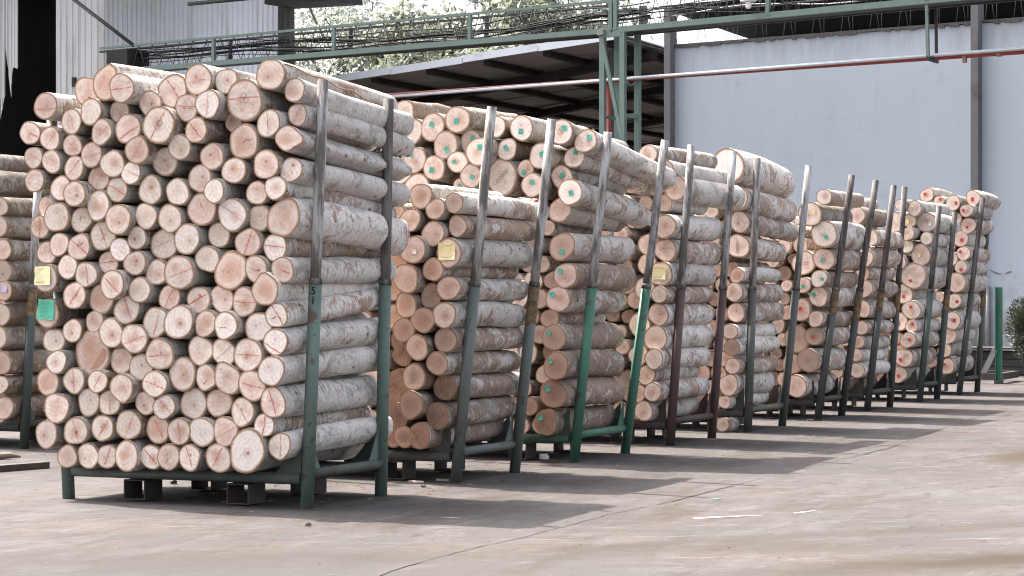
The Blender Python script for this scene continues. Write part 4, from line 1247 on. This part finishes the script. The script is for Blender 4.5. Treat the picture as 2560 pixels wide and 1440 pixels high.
# roof of the hall behind the white wall: we look up at its dark underside
P0 = at(1700, 38, 47.5)
hall = thing('hall_roof', 'dark roof underside of the hall above the white wall', 'roof', (P0.x, P0.y, 0))
zr = P0.z
for i in range(16):                                         # long roof sheets running away from the yard; two gaps let daylight in
    x0 = i * 1.9; x1 = x0 + (1.9 if i not in (4,) else 1.72)
    p_ = [P0 + W * x0 - U * 1.5, P0 + W * x1 - U * 1.5, P0 + W * x1 + U * 42, P0 + W * x0 + U * 42]
    under(MB().poly_extrude([Vector((q.x, q.y, zr + .002 * (i % 2))) for q in p_], Vector((0, 0, .05))).build('roof_sheet', M['shade_dark']), hall)
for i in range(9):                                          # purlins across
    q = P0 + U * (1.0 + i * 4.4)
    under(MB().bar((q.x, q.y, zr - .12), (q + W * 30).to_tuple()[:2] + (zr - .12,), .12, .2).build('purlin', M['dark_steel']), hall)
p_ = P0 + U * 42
under(MB().box((p_.x + W.x * 15, p_.y + W.y * 15, zr / 2), 32, .2, zr, AXW).build('back_wall', M['shade_dark']), hall)
# thin lattice of the hall's eaves truss, seen above the wall
for i in range(26):
    x = 1700 + i * 36
    t0, t1 = at(x, 20, 46.2), at(x + (18 if i % 2 else -18), 20, 46.2)
    b0 = Vector((t0.x, t0.y, 7.3)); b1 = Vector((t1.x, t1.y, 8.45))
    under(MB().tube([b0, b1], .007, 6).build('truss_bar', M['dark_concrete']), hall)
    if i % 2 == 0: under(MB().tube([b0, Vector((b0.x, b0.y, 8.45))], .007, 6).build('truss_bar', M['dark_concrete']), hall)

def corrugated(name, A, B, z0, z1, mat, parent, pitch=.135, depth=.03, z0b=None):
    """a profiled sheet from plan point A to B, ribs upright"""
    A, B = Vector((A.x, A.y, 0)), Vector((B.x, B.y, 0)); L = (B - A).length; d = (B - A) / L; nn = Vector((d.y, -d.x, 0))
    if nn.y > 0: nn = -nn
    n = max(2, int(L / pitch)); vs, fs = [], []
    xs = []
    for i in range(n):
        for t, h in ((0, 0), (.08, 0), (.16, 1), (.80, 1), (.88, 0)): xs.append(((i + t) / n * L, h * depth))
    xs.append((L, 0))
    for x, h in xs:
        q = A + d * x + nn * h
        zb = z0 if z0b is None else z0 + (z0b - z0) * x / L
        vs += [(q.x, q.y, zb), (q.x, q.y, z1)]
    for i in range(len(xs) - 1): fs.append((2 * i, 2 * i + 2, 2 * i + 3, 2 * i + 1))
    o = MB().add(vs, fs).build(name, mat)
    if parent is not None: under(o, parent)
    return o

# white gable of a farther building, seen between the lean-to and the hall
A, B = at(1560, 60, 76), at(1960, 60, 76)
gb = thing('gable_building', 'white sheet-clad building glimpsed above the left end of the wall', 'building', (A.x, A.y, 0))
for i in range(5): corrugated('wall_sheet', A.lerp(B, i / 5), A.lerp(B, (i + 1) / 5 - .004), 0, at(1760, 20 + 0, 76).z + (.5 if i > 1 else -1.1), M['white_sheet'], gb, .22, .04)
q0, q1 = at(1598, 25, 75.7), at(1618, 25, 75.7)
under(MB().box(((q0.x + q1.x) / 2, (q0.y + q1.y) / 2, at(1600, 40, 75.7).z), .34, .1, .8, AXW).build('window', M['dark_steel']), gb)

# the open lean-to with its zinc fascia
fa, fb = at(640, 238, 46), at(1545, 97, 46)
lt = thing('lean_to', 'open lean-to shed with zinc fascia and dark boarded ceiling', 'shed', (fa.x, fa.y, 0))
d_ = fb - fa
thk = .19
nseg_ = 5
for i in range(nseg_):
    p0, p1 = fa + d_ * (i / nseg_), fa + d_ * ((i + 1) / nseg_ - .002)
    dzj = [0, .01, -.008, .012, 0][i]
    under(MB().poly_extrude([p0 + Vector((0, 0, dzj)), p1 + Vector((0, 0, dzj)), p1 + Vector((0, 0, thk + dzj)), p0 + Vector((0, 0, thk + dzj))], N * .04).build('fascia', M['fascia']), lt)
dep_ = 30.0; nb = 22
for i in range(nb):
    s0, s1 = i * dep_ / nb + .06, (i + 1) * dep_ / nb - .03
    p_ = [fa + U * s0, fb + U * s0, fb + U * s1, fa + U * s1]
    zo = .03 + .012 * (i % 3)
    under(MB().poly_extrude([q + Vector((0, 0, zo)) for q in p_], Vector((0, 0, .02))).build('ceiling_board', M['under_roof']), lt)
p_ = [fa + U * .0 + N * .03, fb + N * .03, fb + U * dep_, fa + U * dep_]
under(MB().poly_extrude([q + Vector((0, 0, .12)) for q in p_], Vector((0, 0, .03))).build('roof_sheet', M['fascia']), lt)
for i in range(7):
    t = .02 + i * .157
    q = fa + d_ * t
    under(MB().bar(q + N * .3 + Vector((0, 0, -.04)), q + U * dep_ + Vector((0, 0, -.04)), .22, .12).build('rafter', M['shade_dark']), lt)
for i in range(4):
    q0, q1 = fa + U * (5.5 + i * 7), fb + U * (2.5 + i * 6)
    under(MB().bar(q0 + Vector((0, 0, -.16)), q1 + Vector((0, 0, -.16)), .3, .2).build('beam', M['shade_dark']), lt)
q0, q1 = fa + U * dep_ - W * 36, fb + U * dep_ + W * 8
under(MB().box(((q0.x + q1.x) / 2, (q0.y + q1.y) / 2, 3.6), (q1 - q0).length, .2, 7.2, ((q1 - q0).normalized(), U, Vector((0, 0, 1)))).build('back_wall', M['shade_dark']), lt)
for t in (.02, .97):
    q = fa + d_ * t + N * .4; under(MB().box((q.x, q.y, (q.z - .2) / 2), .2, .2, q.z - .2, AXW).build('column', M['shade_dark']), lt)

# the cable bridge: two lattice sides carrying cables
DC = 41.0
br = thing('cable_bridge', 'green lattice bridge carrying cables across the whole yard', 'cable bridge', (at(1520, 76, DC).x, at(1520, 76, DC).y, 0))
def chord(x0, y0, x1, y1, D, w_, h_, mat, name):
    p, q = at(x0, y0, D), at(x1, y1, D); z = (p.z + q.z) / 2
    return under(MB().bar((p.x, p.y, p.z), (q.x, q.y, q.z), w_, h_).build(name, mat), br)
DB = DC + .72
zl = at(1520, 76, DC).z
chord(250, 182, 1530, 76, DC, .09, .12, M['green_steel'], 'lower_chord')
chord(1534, 75, 3300, -90.65, DC, .09, .125, M['green_steel'], 'lower_chord')
chord(250, 186, 1530, 87, DB, .09, .10, M['dark_steel'], 'lower_chord')
chord(1534, 88, 3300, -73.33, DB, .09, .10, M['dark_steel'], 'lower_chord')
chord(250, 121, 1530, 2, DC, .06, .06, M['green_steel'], 'upper_rail')
chord(250, 130, 1530, 14, DB, .06, .05, M['dark_steel'], 'upper_rail')
chord(1534, 1, 3300, -187.7, DC, .06, .06, M['green_steel'], 'upper_rail')
p_ = [at(300, 184, DC + .04), at(1525, 81, DC + .04), at(1525, 91, DB), at(300, 188, DB)]
under(MB().poly_extrude(p_, Vector((0, 0, .02))).build('tray_floor', M['dark_steel']), br)
p_ = [at(1540, 80, DC + .04), at(3290, -86.25, DC + .04), at(3290, -71.33, DB), at(1540, 92, DB)]
under(MB().poly_extrude(p_, Vector((0, 0, .02))).build('tray_floor', M['dark_steel']), br)
def yl(x): return 182 + (76 - 182) * (x - 250) / 1280 if x < 1532 else 75 + (-40 - 75) * (x - 1534) / 1226
def yu(x): return 121 + (2 - 121) * (x - 250) / 1280 if x < 1532 else 1 + (-130 - 1) * (x - 1534) / 1226
for x in (534, 835, 1175): 
    under(MB().bar(at(x, yl(x), DC), at(x, yu(x), DC), .07, .09).build('bridge_post', M['green_steel']), br)
    under(MB().bar(at(x + 42, yl(x + 42) + 5, DB), at(x + 42, yu(x + 42) + 10, DB), .06, .08).build('bridge_post', M['dark_steel']), br)
for x in (1528, 1540, 1920, 2316):
    under(MB().bar(at(x, yl(x), DC - .01), at(x, yu(x), DC - .01), .09, .09).build('bridge_post', M['green_steel']), br)
for side, D_, st_, mt in ((0, DC, 34, 'lattice'), (1, DB, 41, 'dark_steel')):
    x = 330; up_ = True
    while x < 3200:
        x2 = x + st_ * .5
        if not (1500 < x2 < 1550):
            if up_: p, q = at(x, yl(x) - 2 + side * 6, D_), at(x2, yu(x2) + 2 + side * 8, D_)
            else: p, q = at(x, yu(x) + 2 + side * 8, D_), at(x2, yl(x2) - 2 + side * 6, D_)
            under(MB().tube([p, q], .010 if side == 0 else .008, 5).build('lattice_bar', M[mt]), br)
        x = x2; up_ = not up_
cx0, cx1 = at(266, 118, DC - .05), at(318, 190, DC - .05)
under(MB().box((cx0 + cx1) / 2 + N * .4, (Vector((cx1.x - cx0.x, cx1.y - cx0.y, 0))).length, .8, .62, AXW).build('junction_box', M['shade_dark']), br)
# cables slung along the tray
r_ = random.Random(12)
for i in range(18):
    D_ = DC + r_.uniform(.10, .62); ph = r_.uniform(0, 6.28); pts = []
    lo = r_.uniform(.12, .75) if i > 6 else r_.uniform(.25, .5)
    xs = [320 + 45 * j for j in range(30)] if i < 11 else [1545 + 48 * j for j in range(24)]
    for x in xs:
        t = lo + .16 * math.sin((x - 320) / 210.0 + ph * .35) + .07 * math.sin(x / 61.0 + ph)
        t = min(.92, max(.1, t))
        y = yl(x) + (yu(x) - yl(x)) * t
        if x > 1532: y = yl(x) - 70 * t
        pts.append(at(x, y, D_))
    tag(MB().tube(pts, r_.uniform(.016, .032) if i < 6 else r_.uniform(.008, .016), 6).build('cable', M['cable'] if r_.random() < .9 else M['grey_cable']),
        'dark cable slung along the lattice bridge' if i < 11 else 'cable slung along the bridge right of the tower', 'cable', 'cables on the bridge left of the tower' if i < 11 else 'cables on the bridge right of the tower')

# the steel tower under the bridge
tb = at(1507, 700, DC)
tw = thing('steel_tower', 'pale green lattice tower propping the cable bridge', 'tower', (tb.x, tb.y, 0))
zt = zl - .06
legs = {}
for nm, (wx, nx) in dict(fl=(0, 0), fr=(.53, 0), bl=(0.02, .56), br=(.55, .56)).items():
    p = Vector((tb.x, tb.y, 0)) + W * wx + N * nx; legs[nm] = p
    mt = M['green_steel']
    under(MB().box((p.x, p.y, zt / 2), .13, .10, zt, AXW).build('leg', mt), tw)
def tbar(a_, za, b2, zb, w_=.09, nm='brace'):
    under(MB().bar(legs[a_] + Vector((0, 0, za)) - N * .03, legs[b2] + Vector((0, 0, zb)) - N * .03, .05, w_).build(nm, M['green_steel']), tw)
tbar('fl', zt - .15, 'fr', zt - 2.35); tbar('fr', zt - 2.4, 'fl', zt - 4.7); tbar('fl', zt - 4.7, 'fr', .2)
for z_ in (zt - .05, zt - 2.38, zt - 4.7):
    tbar('fl', z_, 'fr', z_, .10, 'rung'); tbar('bl', z_ + .6, 'br', z_ + .6, .07, 'rung'); tbar('fr', z_ + .55, 'br', z_ + .55, .07, 'rung'); tbar('fl', z_ + .55, 'bl', z_ + .55, .07, 'rung')
under(MB().box(legs['fl'] + Vector((0, 0, zt + .02)) - N * .06, .17, .12, .12, AXW).build('bracket', M['concrete']), tw)
loop = [legs['br'] + Vector((-.10 + .14 * math.sin(e * .5), -.12, zt - .95 + .34 * math.cos(e * .42) + .02 * e)) for e in range(10)]
under(MB().tube(loop, .018, 6).build('cord_loop', M['green_steel']), tw)

# pipes under the bridge
sp0, sp1 = at(860, 250.7, 41.4), at(3300, 64.49, 41.4)
tag(MB().tube([sp0, sp1], .036, 12).build('water_pipe', M['silver']), 'galvanised pipe running below the cable bridge, above the red one', 'pipe')
rp0, rp1 = at(860, 246.8, 41.52), at(3300, 77.54, 41.52)
rp = thing('fire_pipe', 'red pipe running below the galvanised pipe past the white wall', 'pipe', (rp1.x, rp1.y, 0))
under(MB().tube([rp0, rp1], .052, 12).build('pipe_run', M['red_pipe']), rp)
q = at(1522, 200, 41.52); under(MB().tube([q, Vector((q.x, q.y, 0))], .055, 10).build('down_pipe', M['red_pipe']), rp)
for x in (1671, 2498):
    q = at(x, 247 - 131.8 * (x - 860) / 1900, 41.5); under(MB().tube([q - W * .04, q + W * .04], .068, 10).build('pipe_clamp', M['inner_bark']), rp)
q = at(2412, 138, 41.5); under(MB().box(q + Vector((0, 0, -.06)), .07, .08, .18, AXW).build('valve', M['inner_bark']), rp)
hb = thing('pipe_hanger', 'green hanger bracket holding the pipes below the bridge, far right', 'bracket', (at(2318, 100, DC).x, at(2318, 100, DC).y, 0))
under(MB().bar(at(2317, 12, DC), at(2320, 143, DC), .06, .06).build('hanger_arm', M['green_steel']), hb)
under(MB().bar(at(2340, 20, DB + .1), at(2341, 133, DB + .1), .05, .05).build('hanger_arm', M['dark_steel']), hb)
under(MB().bar(at(2319, 145, DC - .03), at(2344, 153, DB + .1), .05, .09).build('hanger_foot', M['dark_steel']), hb)

# the yard lamp on the bridge
lp = at(1871, 2, DC - .15)
lm = thing('yard_lamp', 'small yard lamp with pale cap hanging from the bridge', 'lamp', (lp.x, lp.y, 0))
def lathe(c, prof_, n=16):
    vs, fs = [], []
    for r0, z0 in prof_:
        for k_ in range(n): vs.append((c.x + r0 * math.cos(6.2832 * k_ / n), c.y + r0 * math.sin(6.2832 * k_ / n), c.z + z0))
    for i in range(len(prof_) - 1):
        for k_ in range(n): fs.append((i * n + k_, i * n + (k_ + 1) % n, (i + 1) * n + (k_ + 1) % n, (i + 1) * n + k_))
    return MB().add(vs, fs, 0, True)
under(lathe(lp, [(.02, .12), (.05, .10), (.17, .0), (.165, -.02), (.05, -.03)]).build('cap', M['fascia']), lm)
under(lathe(lp, [(.055, -.03), (.065, -.06), (.06, -.13), (.035, -.165), (.001, -.17)]).build('glass', M['tag_w']), lm)
under(MB().tube([lp + Vector((0, 0, .11)), lp + Vector((0, 0, .5))], .015, 6).build('stem', M['dark_steel']), lm)

# the sheet-clad shed on the left
sh = thing('sheet_shed', 'tall shed clad in white corrugated sheets, left of the trees', 'shed', (at(262, 300, 43).x, at(262, 300, 43).y, 0))
DS = 44.6
xs = [262, 320, 392, 470, 545, 622, 699]
for i in range(len(xs) - 1):
    A, B = at(xs[i], 100, DS + .012 * (i % 2)), at(xs[i + 1] + (2 if i < len(xs) - 2 else 0), 100, DS + .012 * (i % 2))
    corrugated('wall_sheet', A, B, .1, 12.0, M['white_sheet'], sh, .17, .04)
for x0, x1 in ((140, 200), (200, 264)):
    corrugated('wall_sheet', at(x0, 100, 41.9 + (.01 if x0 > 150 else 0)), at(x1, 100, 41.9 + (.01 if x0 > 150 else 0)), .1, 12.0, M['grey_sheet'], sh, .2, .02)
q = at(185, 205, 41.84); under(MB().box(q, .12, .06, .25, AXW).build('switch_box', M['shade_dark']), sh)
for x0, x1, yb0, yb1 in ((-60, -8, 400, 330), (-6, 11, 250, 245), (2, 13, 300, 240), (14, 29, 110, 245), (27, 33, 240, 170), (32, 45, 168, 172)):
    A, B = at(x0, 100, 41.9), at(x1, 100, 41.9)
    corrugated('torn_sheet', A, B, at(x0, yb0, 41.9).z, 12.0, M['grey_sheet'], sh, .11, .02, at(x1, yb1, 41.9).z)
# roof, back wall with an opening, side
p_ = [at(-400, 0, 40.0), at(640, 0, 40.0), at(640, 0, 41.6), at(735, 0, 41.6), at(722, 0, 59.6), at(-400, 0, 59.6)]
under(MB().poly_extrude([Vector((q.x, q.y, 12.0)) for q in p_], Vector((0, 0, .08))).build('roof_sheet', M['shade_dark']), sh)
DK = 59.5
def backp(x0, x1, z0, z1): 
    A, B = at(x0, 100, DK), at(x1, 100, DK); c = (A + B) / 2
    under(MB().box((c.x, c.y, (z0 + z1) / 2), (Vector((B.x - A.x, B.y - A.y, 0))).length, .12, z1 - z0, AXW).build('back_wall', M['shade_dark']), sh)
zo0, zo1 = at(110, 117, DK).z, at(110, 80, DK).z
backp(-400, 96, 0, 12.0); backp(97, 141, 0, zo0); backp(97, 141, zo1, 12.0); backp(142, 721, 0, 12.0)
A = at(-400, 100, 41.6); under(MB().box((A.x + N.x * 9, A.y + N.y * 9, 5.2), .15, 18, 12.0, AXW).build('side_wall', M['shade_dark']), sh)
A, B = at(724, 100, 44.7), at(716, 100, 59.4); under(MB().bar((A.x, A.y, 5.2), (B.x, B.y, 5.2), .15, 12.0).build('side_wall', M['shade_dark']), sh)
under(MB().tube([at(160, -20, 41.0), at(335, 114, 41.0)], .048, 10).build('brace_pipe', M['dark_steel']), sh)
under(MB().tube([at(472, 10, 41.3), at(640, -6, 41.3)], .05, 10).build('stay_pipe', M['dark_steel']), sh)
for x, w_ in ((706, .13), (726, .12)):
    q = at(x, 300, 44.2); under(MB().box((q.x, q.y, 5.2), w_, .2, 12.0, AXW).build('column', M['dark_steel']), sh)
q0, q1 = at(700, 6, 43.9), at(868, -4, 43.9)
under(MB().bar(q0, q1, 1.2, .22).build('eave', M['shade_dark']), sh)

# ------------------------------------------------------------------ trees
def leaf_mat(name, c1, c2, trans):
    m, nt, b = new_mat(name)
    p = nd(nt, 'ShaderNodeTexCoord').outputs['Object']
    n1 = noise(nt, p, .7, 3); n2 = noise(nt, p, 9.0, 2)
    col = mix(nt, math_n(nt, 'ADD', math_n(nt, 'MULTIPLY', n1, .5), math_n(nt, 'MULTIPLY', n2, .5)), c1, c2)
    lk(nt, col, b.inputs['Base Color']); b.inputs['Roughness'].default_value = .45
    t = nd(nt, 'ShaderNodeBsdfTranslucent'); lk(nt, mix(nt, .35, col, (0.24, 0.27, 0.16)), t.inputs['Color'])
    ms = nd(nt, 'ShaderNodeMixShader'); ms.inputs[0].default_value = trans
    lk(nt, b.outputs[0], ms.inputs[1]); lk(nt, t.outputs[0], ms.inputs[2])
    lk(nt, ms.outputs[0], nt.nodes['Material Output'].inputs[0])
    return m
M['leaf_a'] = leaf_mat('broad_leaves', (0.10, 0.118, 0.09), (0.20, 0.218, 0.18), .45)
M['leaf_b'] = leaf_mat('fine_leaves', (0.19, 0.212, 0.19), (0.31, 0.332, 0.305), .5)  # greyed and lightened, some haze put into the leaf colour
M['leaf_c'] = leaf_mat('haze_pale_leaves', (0.28, 0.31, 0.295), (0.42, 0.45, 0.435), .5)  # paler still: distance haze painted into the leaves
M['trunk'] = plain('tree_bark', (0.17, 0.145, 0.12), .9, var=.3, scale=3)
def tree(name, label, x, D, h, trunk_h, crown, nl, leaf, mat, seed, group='trees behind the lean-to', cat='tree'):
    """tapered trunk, forked limbs, leaves clustered round the twig ends"""
    r_ = random.Random(seed)
    q = at(x, 300, D); q = Vector((q.x, q.y, 0))
    t = thing(name, label, cat, q, 0, group)
    mb = MB(); tips = []
    def limb(p, d, l, rad, lev):
        pts = [p]; cur = p.copy(); dd = d.normalized()
        for i in range(4):
            dd = (dd + Vector((r_.uniform(-.25, .25), r_.uniform(-.25, .25), r_.uniform(-.08, .2)))).normalized()
            cur = cur + dd * l / 4; pts.append(cur.copy())
        mb.tube(pts, [rad, rad * .88, rad * .76, rad * .64, rad * .5], 7, cap=False)
        if lev >= 3 or l < .5:
            tips.append(pts[-1]); tips.append(pts[-2]); return
        if lev >= 1: tips.append(pts[-1])
        for j in range(r_.randint(3, 4)):
            a = r_.uniform(0, 6.28); s_ = r_.uniform(.5, 1.0)
            nd_ = (dd + Vector((math.cos(a) * s_, math.sin(a) * s_, r_.uniform(-.15, .45)))).normalized()
            limb(pts[r_.choice([2, 3, 4])], nd_, l * r_.uniform(.55, .75), rad * .5, lev + 1)
    mb.tube([(0, 0, 0), (.05, .02, trunk_h * .5), (-.03, .05, trunk_h)], [.028 * h, .022 * h, .017 * h], 10)
    for j in range(5):
        a = 6.28 * j / 5 + r_.uniform(-.4, .4)
        limb(Vector((0, 0, trunk_h * r_.uniform(.75, 1.0))), Vector((math.cos(a) * .8, math.sin(a) * .8, r_.uniform(.4, 1.1))), crown * r_.uniform(.6, .85), .012 * h, 1)
    limb(Vector((0, 0, trunk_h)), Vector((0, 0, 1)), (h - trunk_h) * .6, .012 * h, 1)
    mb.build('trunk', M['trunk'], t)
    vs, fs = [], []
    for i in range(nl):
        c = r_.choice(tips); sp = crown * .10
        p = c + Vector((r_.gauss(0, sp), r_.gauss(0, sp), r_.gauss(0, sp * .8)))
        ax = Vector((r_.uniform(-1, 1), r_.uniform(-1, 1), r_.uniform(-1.0, .2))).normalized(); s_ = leaf * r_.uniform(.6, 1.3)
        sd = ax.cross(Vector((r_.uniform(-1, 1), r_.uniform(-1, 1), r_.uniform(.2, 1)))).normalized()
        o = len(vs); nn = ax.cross(sd) * .18 * s_
        vs += [p, p + ax * s_ * .5 + sd * s_ * .36 + nn, p + ax * s_, p + ax * s_ * .5 - sd * s_ * .36 + nn]
        fs += [(o, o + 1, o + 2), (o, o + 2, o + 3)]
    MB().add(vs, fs).build('crown', mat, t)
    return t
tree('broadleaf_tree', 'large-leaved tree rising just behind the zinc fascia', 1150, 80, 16.5, 7.5, 5.6, 11000, .40, M['leaf_a'], 1)
tree('broadleaf_tree', 'leafy tree between the shed columns and the lean-to', 810, 84, 17.0, 7.5, 5.2, 13000, .28, M['leaf_b'], 2)
tree('broadleaf_tree', 'tall pale tree behind the middle of the cable bridge', 960, 104, 21.0, 9.0, 6.6, 12000, .34, M['leaf_c'], 3)
tree('broadleaf_tree', 'tree behind the bridge left of the tower', 1420, 92, 18.5, 8.5, 6.0, 12000, .36, M['leaf_b'], 4)
tree('broadleaf_tree', 'faint tree farthest back, above the lean-to roof', 1260, 125, 24.0, 10.5, 7.6, 11000, .42, M['leaf_c'], 5)
tree('broadleaf_tree', 'tree seen through the opening in the shed', 120, 76, 11.0, 4.0, 4.2, 3500, .30, M['leaf_a'], 6)
tree('broadleaf_tree', 'pale tree far behind the right shed column', 760, 118, 22.0, 9.5, 6.8, 10000, .38, M['leaf_c'], 7)

# ------------------------------------------------------------------ right-hand end of the yard
ep = gnd(2497, 960)
es = thing('empty_steel_rack', 'empty steel rack with green upright behind the last log rack', 'steel rack', ep, -TH)
M['bright_green'] = plain('green_upright_paint', (0.035, 0.135, 0.085), .5, var=.2, scale=4, dark=(0.12, 0.12, 0.11), dscale=2.2, dthr=(.52, .66))
hh = (960 - 718) / F_PX * ep.y
f = MB(); f.box((0, 0, hh / 2), .10, .012, hh); f.box((-.05, 0, hh / 2), .012, .11, hh); f.box((.05, 0, hh / 2), .012, .11, hh)
f.build('upright', M['bright_green'], es)
MB().box((-.85, 0, .13), 1.6, .10, .12).build('base_beam', M['pocket'], es)
MB().box((0, .8, .13), .10, 1.5, .12).build('base_beam', M['pocket'], es)
MB().box((-.85, 1.6, .13), 1.6, .10, .12).build('base_beam', M['pocket'], es)
MB().bar((-.06, -.03, .62), (-.27, -.03, .18), .02, .10).build('brace_plate', M['concrete'], es)
MB().box((0, 0, .035), .14, .14, .07).build('foot', M['pocket'], es)
# timber pile by the wall
tp = gnd(2545, 938)
pl = thing('timber_pile', 'dark stack of weathered timber by the white wall, right edge', 'timber stack', tp, -TH + .1)
M['old_timber'] = plain('weathered_timber', (0.075, 0.068, 0.062), .9, var=.35, scale=3, stretch=(.2, 1, 1))
r_ = random.Random(9)
for i in range(3):
    for j in range(4):
        MB().box((r_.uniform(-.1, .1), .25 * j, .09 + .155 * i), 2.3 + r_.uniform(-.2, .2), .22, .14).build('timber', M['old_timber'], pl)
MB().box((.1, .3, .535), 2.4, 1.3, .03).build('cover_sheet', M['pocket'], pl)
r_ = random.Random(21)
bb = gnd(2590, 955)
bs = thing('clipped_bush', 'dark green bush at the right edge before the white wall', 'bush', bb)
vs, fs = [], []
stems = MB()
for i in range(9):
    a = r_.uniform(0, 6.28); stems.tube([(0, 0, 0), (.12 * math.cos(a), .12 * math.sin(a), .5), (.35 * math.cos(a), .35 * math.sin(a), r_.uniform(.8, 1.4))], [.02, .014, .006], 6)
stems.build('stem', M['trunk'], bs)
for i in range(11000):
    th_, ph_ = r_.uniform(0, 6.28), math.acos(r_.uniform(-1, 1)); rr_ = (r_.random() ** .35) * (.95 + .2 * math.sin(th_ * 5 + ph_ * 7))
    p = Vector((.50 * rr_ * math.sin(ph_) * math.cos(th_), .50 * rr_ * math.sin(ph_) * math.sin(th_), .98 + .58 * rr_ * math.cos(ph_)))
    ax = (p - Vector((0, 0, .9))).normalized() + Vector((r_.uniform(-.7, .7), r_.uniform(-.7, .7), r_.uniform(-.3, .9))); ax.normalize()
    sd = ax.cross(Vector((r_.uniform(-1, 1), r_.uniform(-1, 1), 1))).normalized(); s_ = r_.uniform(.05, .10); o = len(vs)
    vs += [p, p + ax * s_ * .5 + sd * s_ * .14, p + ax * s_, p + ax * s_ * .5 - sd * s_ * .14]; fs += [(o, o + 1, o + 2), (o, o + 2, o + 3)]
MB().add(vs, fs).build('crown', leaf_mat('bush_leaves', (0.008, 0.014, 0.006), (0.024, 0.032, 0.013), .1), bs)

# ------------------------------------------------------------------ odds and ends on the ground
q0, q1 = gnd(-40, 1182), gnd(113, 1170)
tag(MB().bar(q0 + Vector((0, 0, .03)), q1 + Vector((0, 0, .03)), .12, .055).build('steel_channel', M['pocket']), 'dark steel channel lying on the ground at the left edge', 'steel bar')
q0, q1 = gnd(-20, 1150), gnd(52, 1147)
tag(MB().tube([q0 + Vector((0, 0, .03)), q0.lerp(q1, .6) + Vector((0, .02, .035)), q1 + Vector((0, 0, .02))], [.035, .03, .008], 7).build('branch', M['trunk']), 'grey broken branch on the ground at the left edge', 'branch')
def chip(name, label, cat, x, y, l, w_, rot, mat, seed, hgt=.012):
    r_ = random.Random(seed); c = gnd(x, y); pts = []
    n = 7
    for i in range(n):
        a = 6.28 * i / n; pts.append(Vector((l * .5 * math.cos(a) * r_.uniform(.7, 1.1), w_ * .5 * math.sin(a) * r_.uniform(.6, 1.2), 0)))
    up_ = [p + Vector((0, 0, hgt * r_.uniform(.6, 1.8))) for p in pts]
    o = MB().add(pts + up_, [tuple(reversed(range(n))), tuple(range(n, 2 * n))] + [(i, (i + 1) % n, n + (i + 1) % n, n + i) for i in range(n)]).build(name, mat)
    o.location = c + Vector((0, 0, .005)); o.rotation_euler = (r_.uniform(-.05, .05), r_.uniform(-.05, .05), rot)
    return tag(o, label, cat)
M['chipwood'] = plain('chip_wood', (0.17, 0.13, 0.10), .9, var=.25, scale=20)
M['splinter'] = plain('fresh_splinter', (0.40, 0.35, 0.30), .9, var=.2, scale=20)
M['chipbark'] = plain('chip_bark', (0.075, 0.05, 0.036), .9, var=.35, scale=20)
chip('wood_splinter', 'white splinter on the ground before the second rack', 'splinter', 1042, 1209, .16, .025, .3, M['splinter'], 1)
chip('bark_flake', 'brown bark flake beside the white splinter', 'bark flake', 1059, 1219, .06, .03, 1.0, M['chipbark'], 2)
chip('wood_splinter', 'thin splinter lying right of the fork pocket of the second rack', 'splinter', 1105, 1204, .14, .018, .1, M['splinter'], 3)
chip('crumpled_paper', 'crumpled pale scrap on the ground between second and third racks', 'paper scrap', 1362, 1149, .11, .07, .4, M['tag_w'], 4, .03)
chip('wood_block', 'small dark block on the ground before the third rack', 'wood block', 1375, 1158, .20, .06, .2, M['chipbark'], 5, .02)
chip('green_scrap', 'tiny green paper scrap on the sunlit concrete', 'paper scrap', 1790, 1250, .075, .03, .2, M['tag_g'], 6, .004)
chip('bark_flake', 'flat dark bark flake before the sixth rack', 'bark flake', 2035, 1053, .26, .08, .1, M['chipbark'], 7)
chip('bark_flake', 'dead leaf-like bark flake under the nearest rack', 'bark flake', 436, 1211, .07, .04, .7, M['chipbark'], 8, .02)
chip('bark_flake', 'dry curled flake on the sunlit ground in front of the nearest rack', 'bark flake', 771, 1317, .05, .03, .5, M['chipwood'], 9, .015)
# sawdust, crumbs and shreds of bark
r_ = random.Random(31); vs, fs, mi = [], [], []
def crumb(c, s_, m_i):
    o = len(vs); a = r_.uniform(0, 3.14); d1 = Vector((math.cos(a), math.sin(a), 0)) * s_; d2 = Vector((-math.sin(a), math.cos(a), 0)) * s_ * r_.uniform(.12, .5)
    h = Vector((0, 0, min(.008, s_ * r_.uniform(.1, .4)))); b0 = c + Vector((0, 0, .003))
    vs.extend([b0 - d1, b0 + d2, b0 + d1, b0 - d2, b0 + h]); fs.extend([(o, o + 1, o + 4), (o + 1, o + 2, o + 4), (o + 2, o + 3, o + 4), (o + 3, o, o + 4)]); mi.extend([m_i] * 4)
for i in range(420):
    k = r_.choice([0, 1, 1, 2, 2, 3, 3, 4, 5, 6]); R = RACKS[k]
    c = U * (R['s0'] + r_.uniform(-.9, 1.9)) + V * (R['r0'] + r_.uniform(-2.3, 1.0)); crumb(c, r_.choice([.006, .008, .01, .015, .022]), r_.choice([0, 0, 1]))
for i in range(260):
    k = r_.choice([0, 1, 1, 1, 2, 2, 3, 4]); R = RACKS[k]
    c = U * (R['s0'] + r_.uniform(-.25, 2.2)) + V * (R['r0'] + r_.uniform(-2.1, .35)); crumb(c, r_.choice([.015, .02, .03, .05]), r_.choice([0, 1, 1, 1]))
for i in range(150):
    c = gnd(r_.uniform(0, 2560), r_.uniform(1010, 1440)); crumb(c, r_.choice([.005, .006, .008, .012, .018]), r_.choice([0, 1, 1]))
o = MB(); o.add(vs, fs); o.mi = mi
tag(o.build('wood_crumbs', [M['chipwood'], M['chipbark']]), 'sawdust and bark crumbs strewn over the concrete', 'debris', kind='stuff')
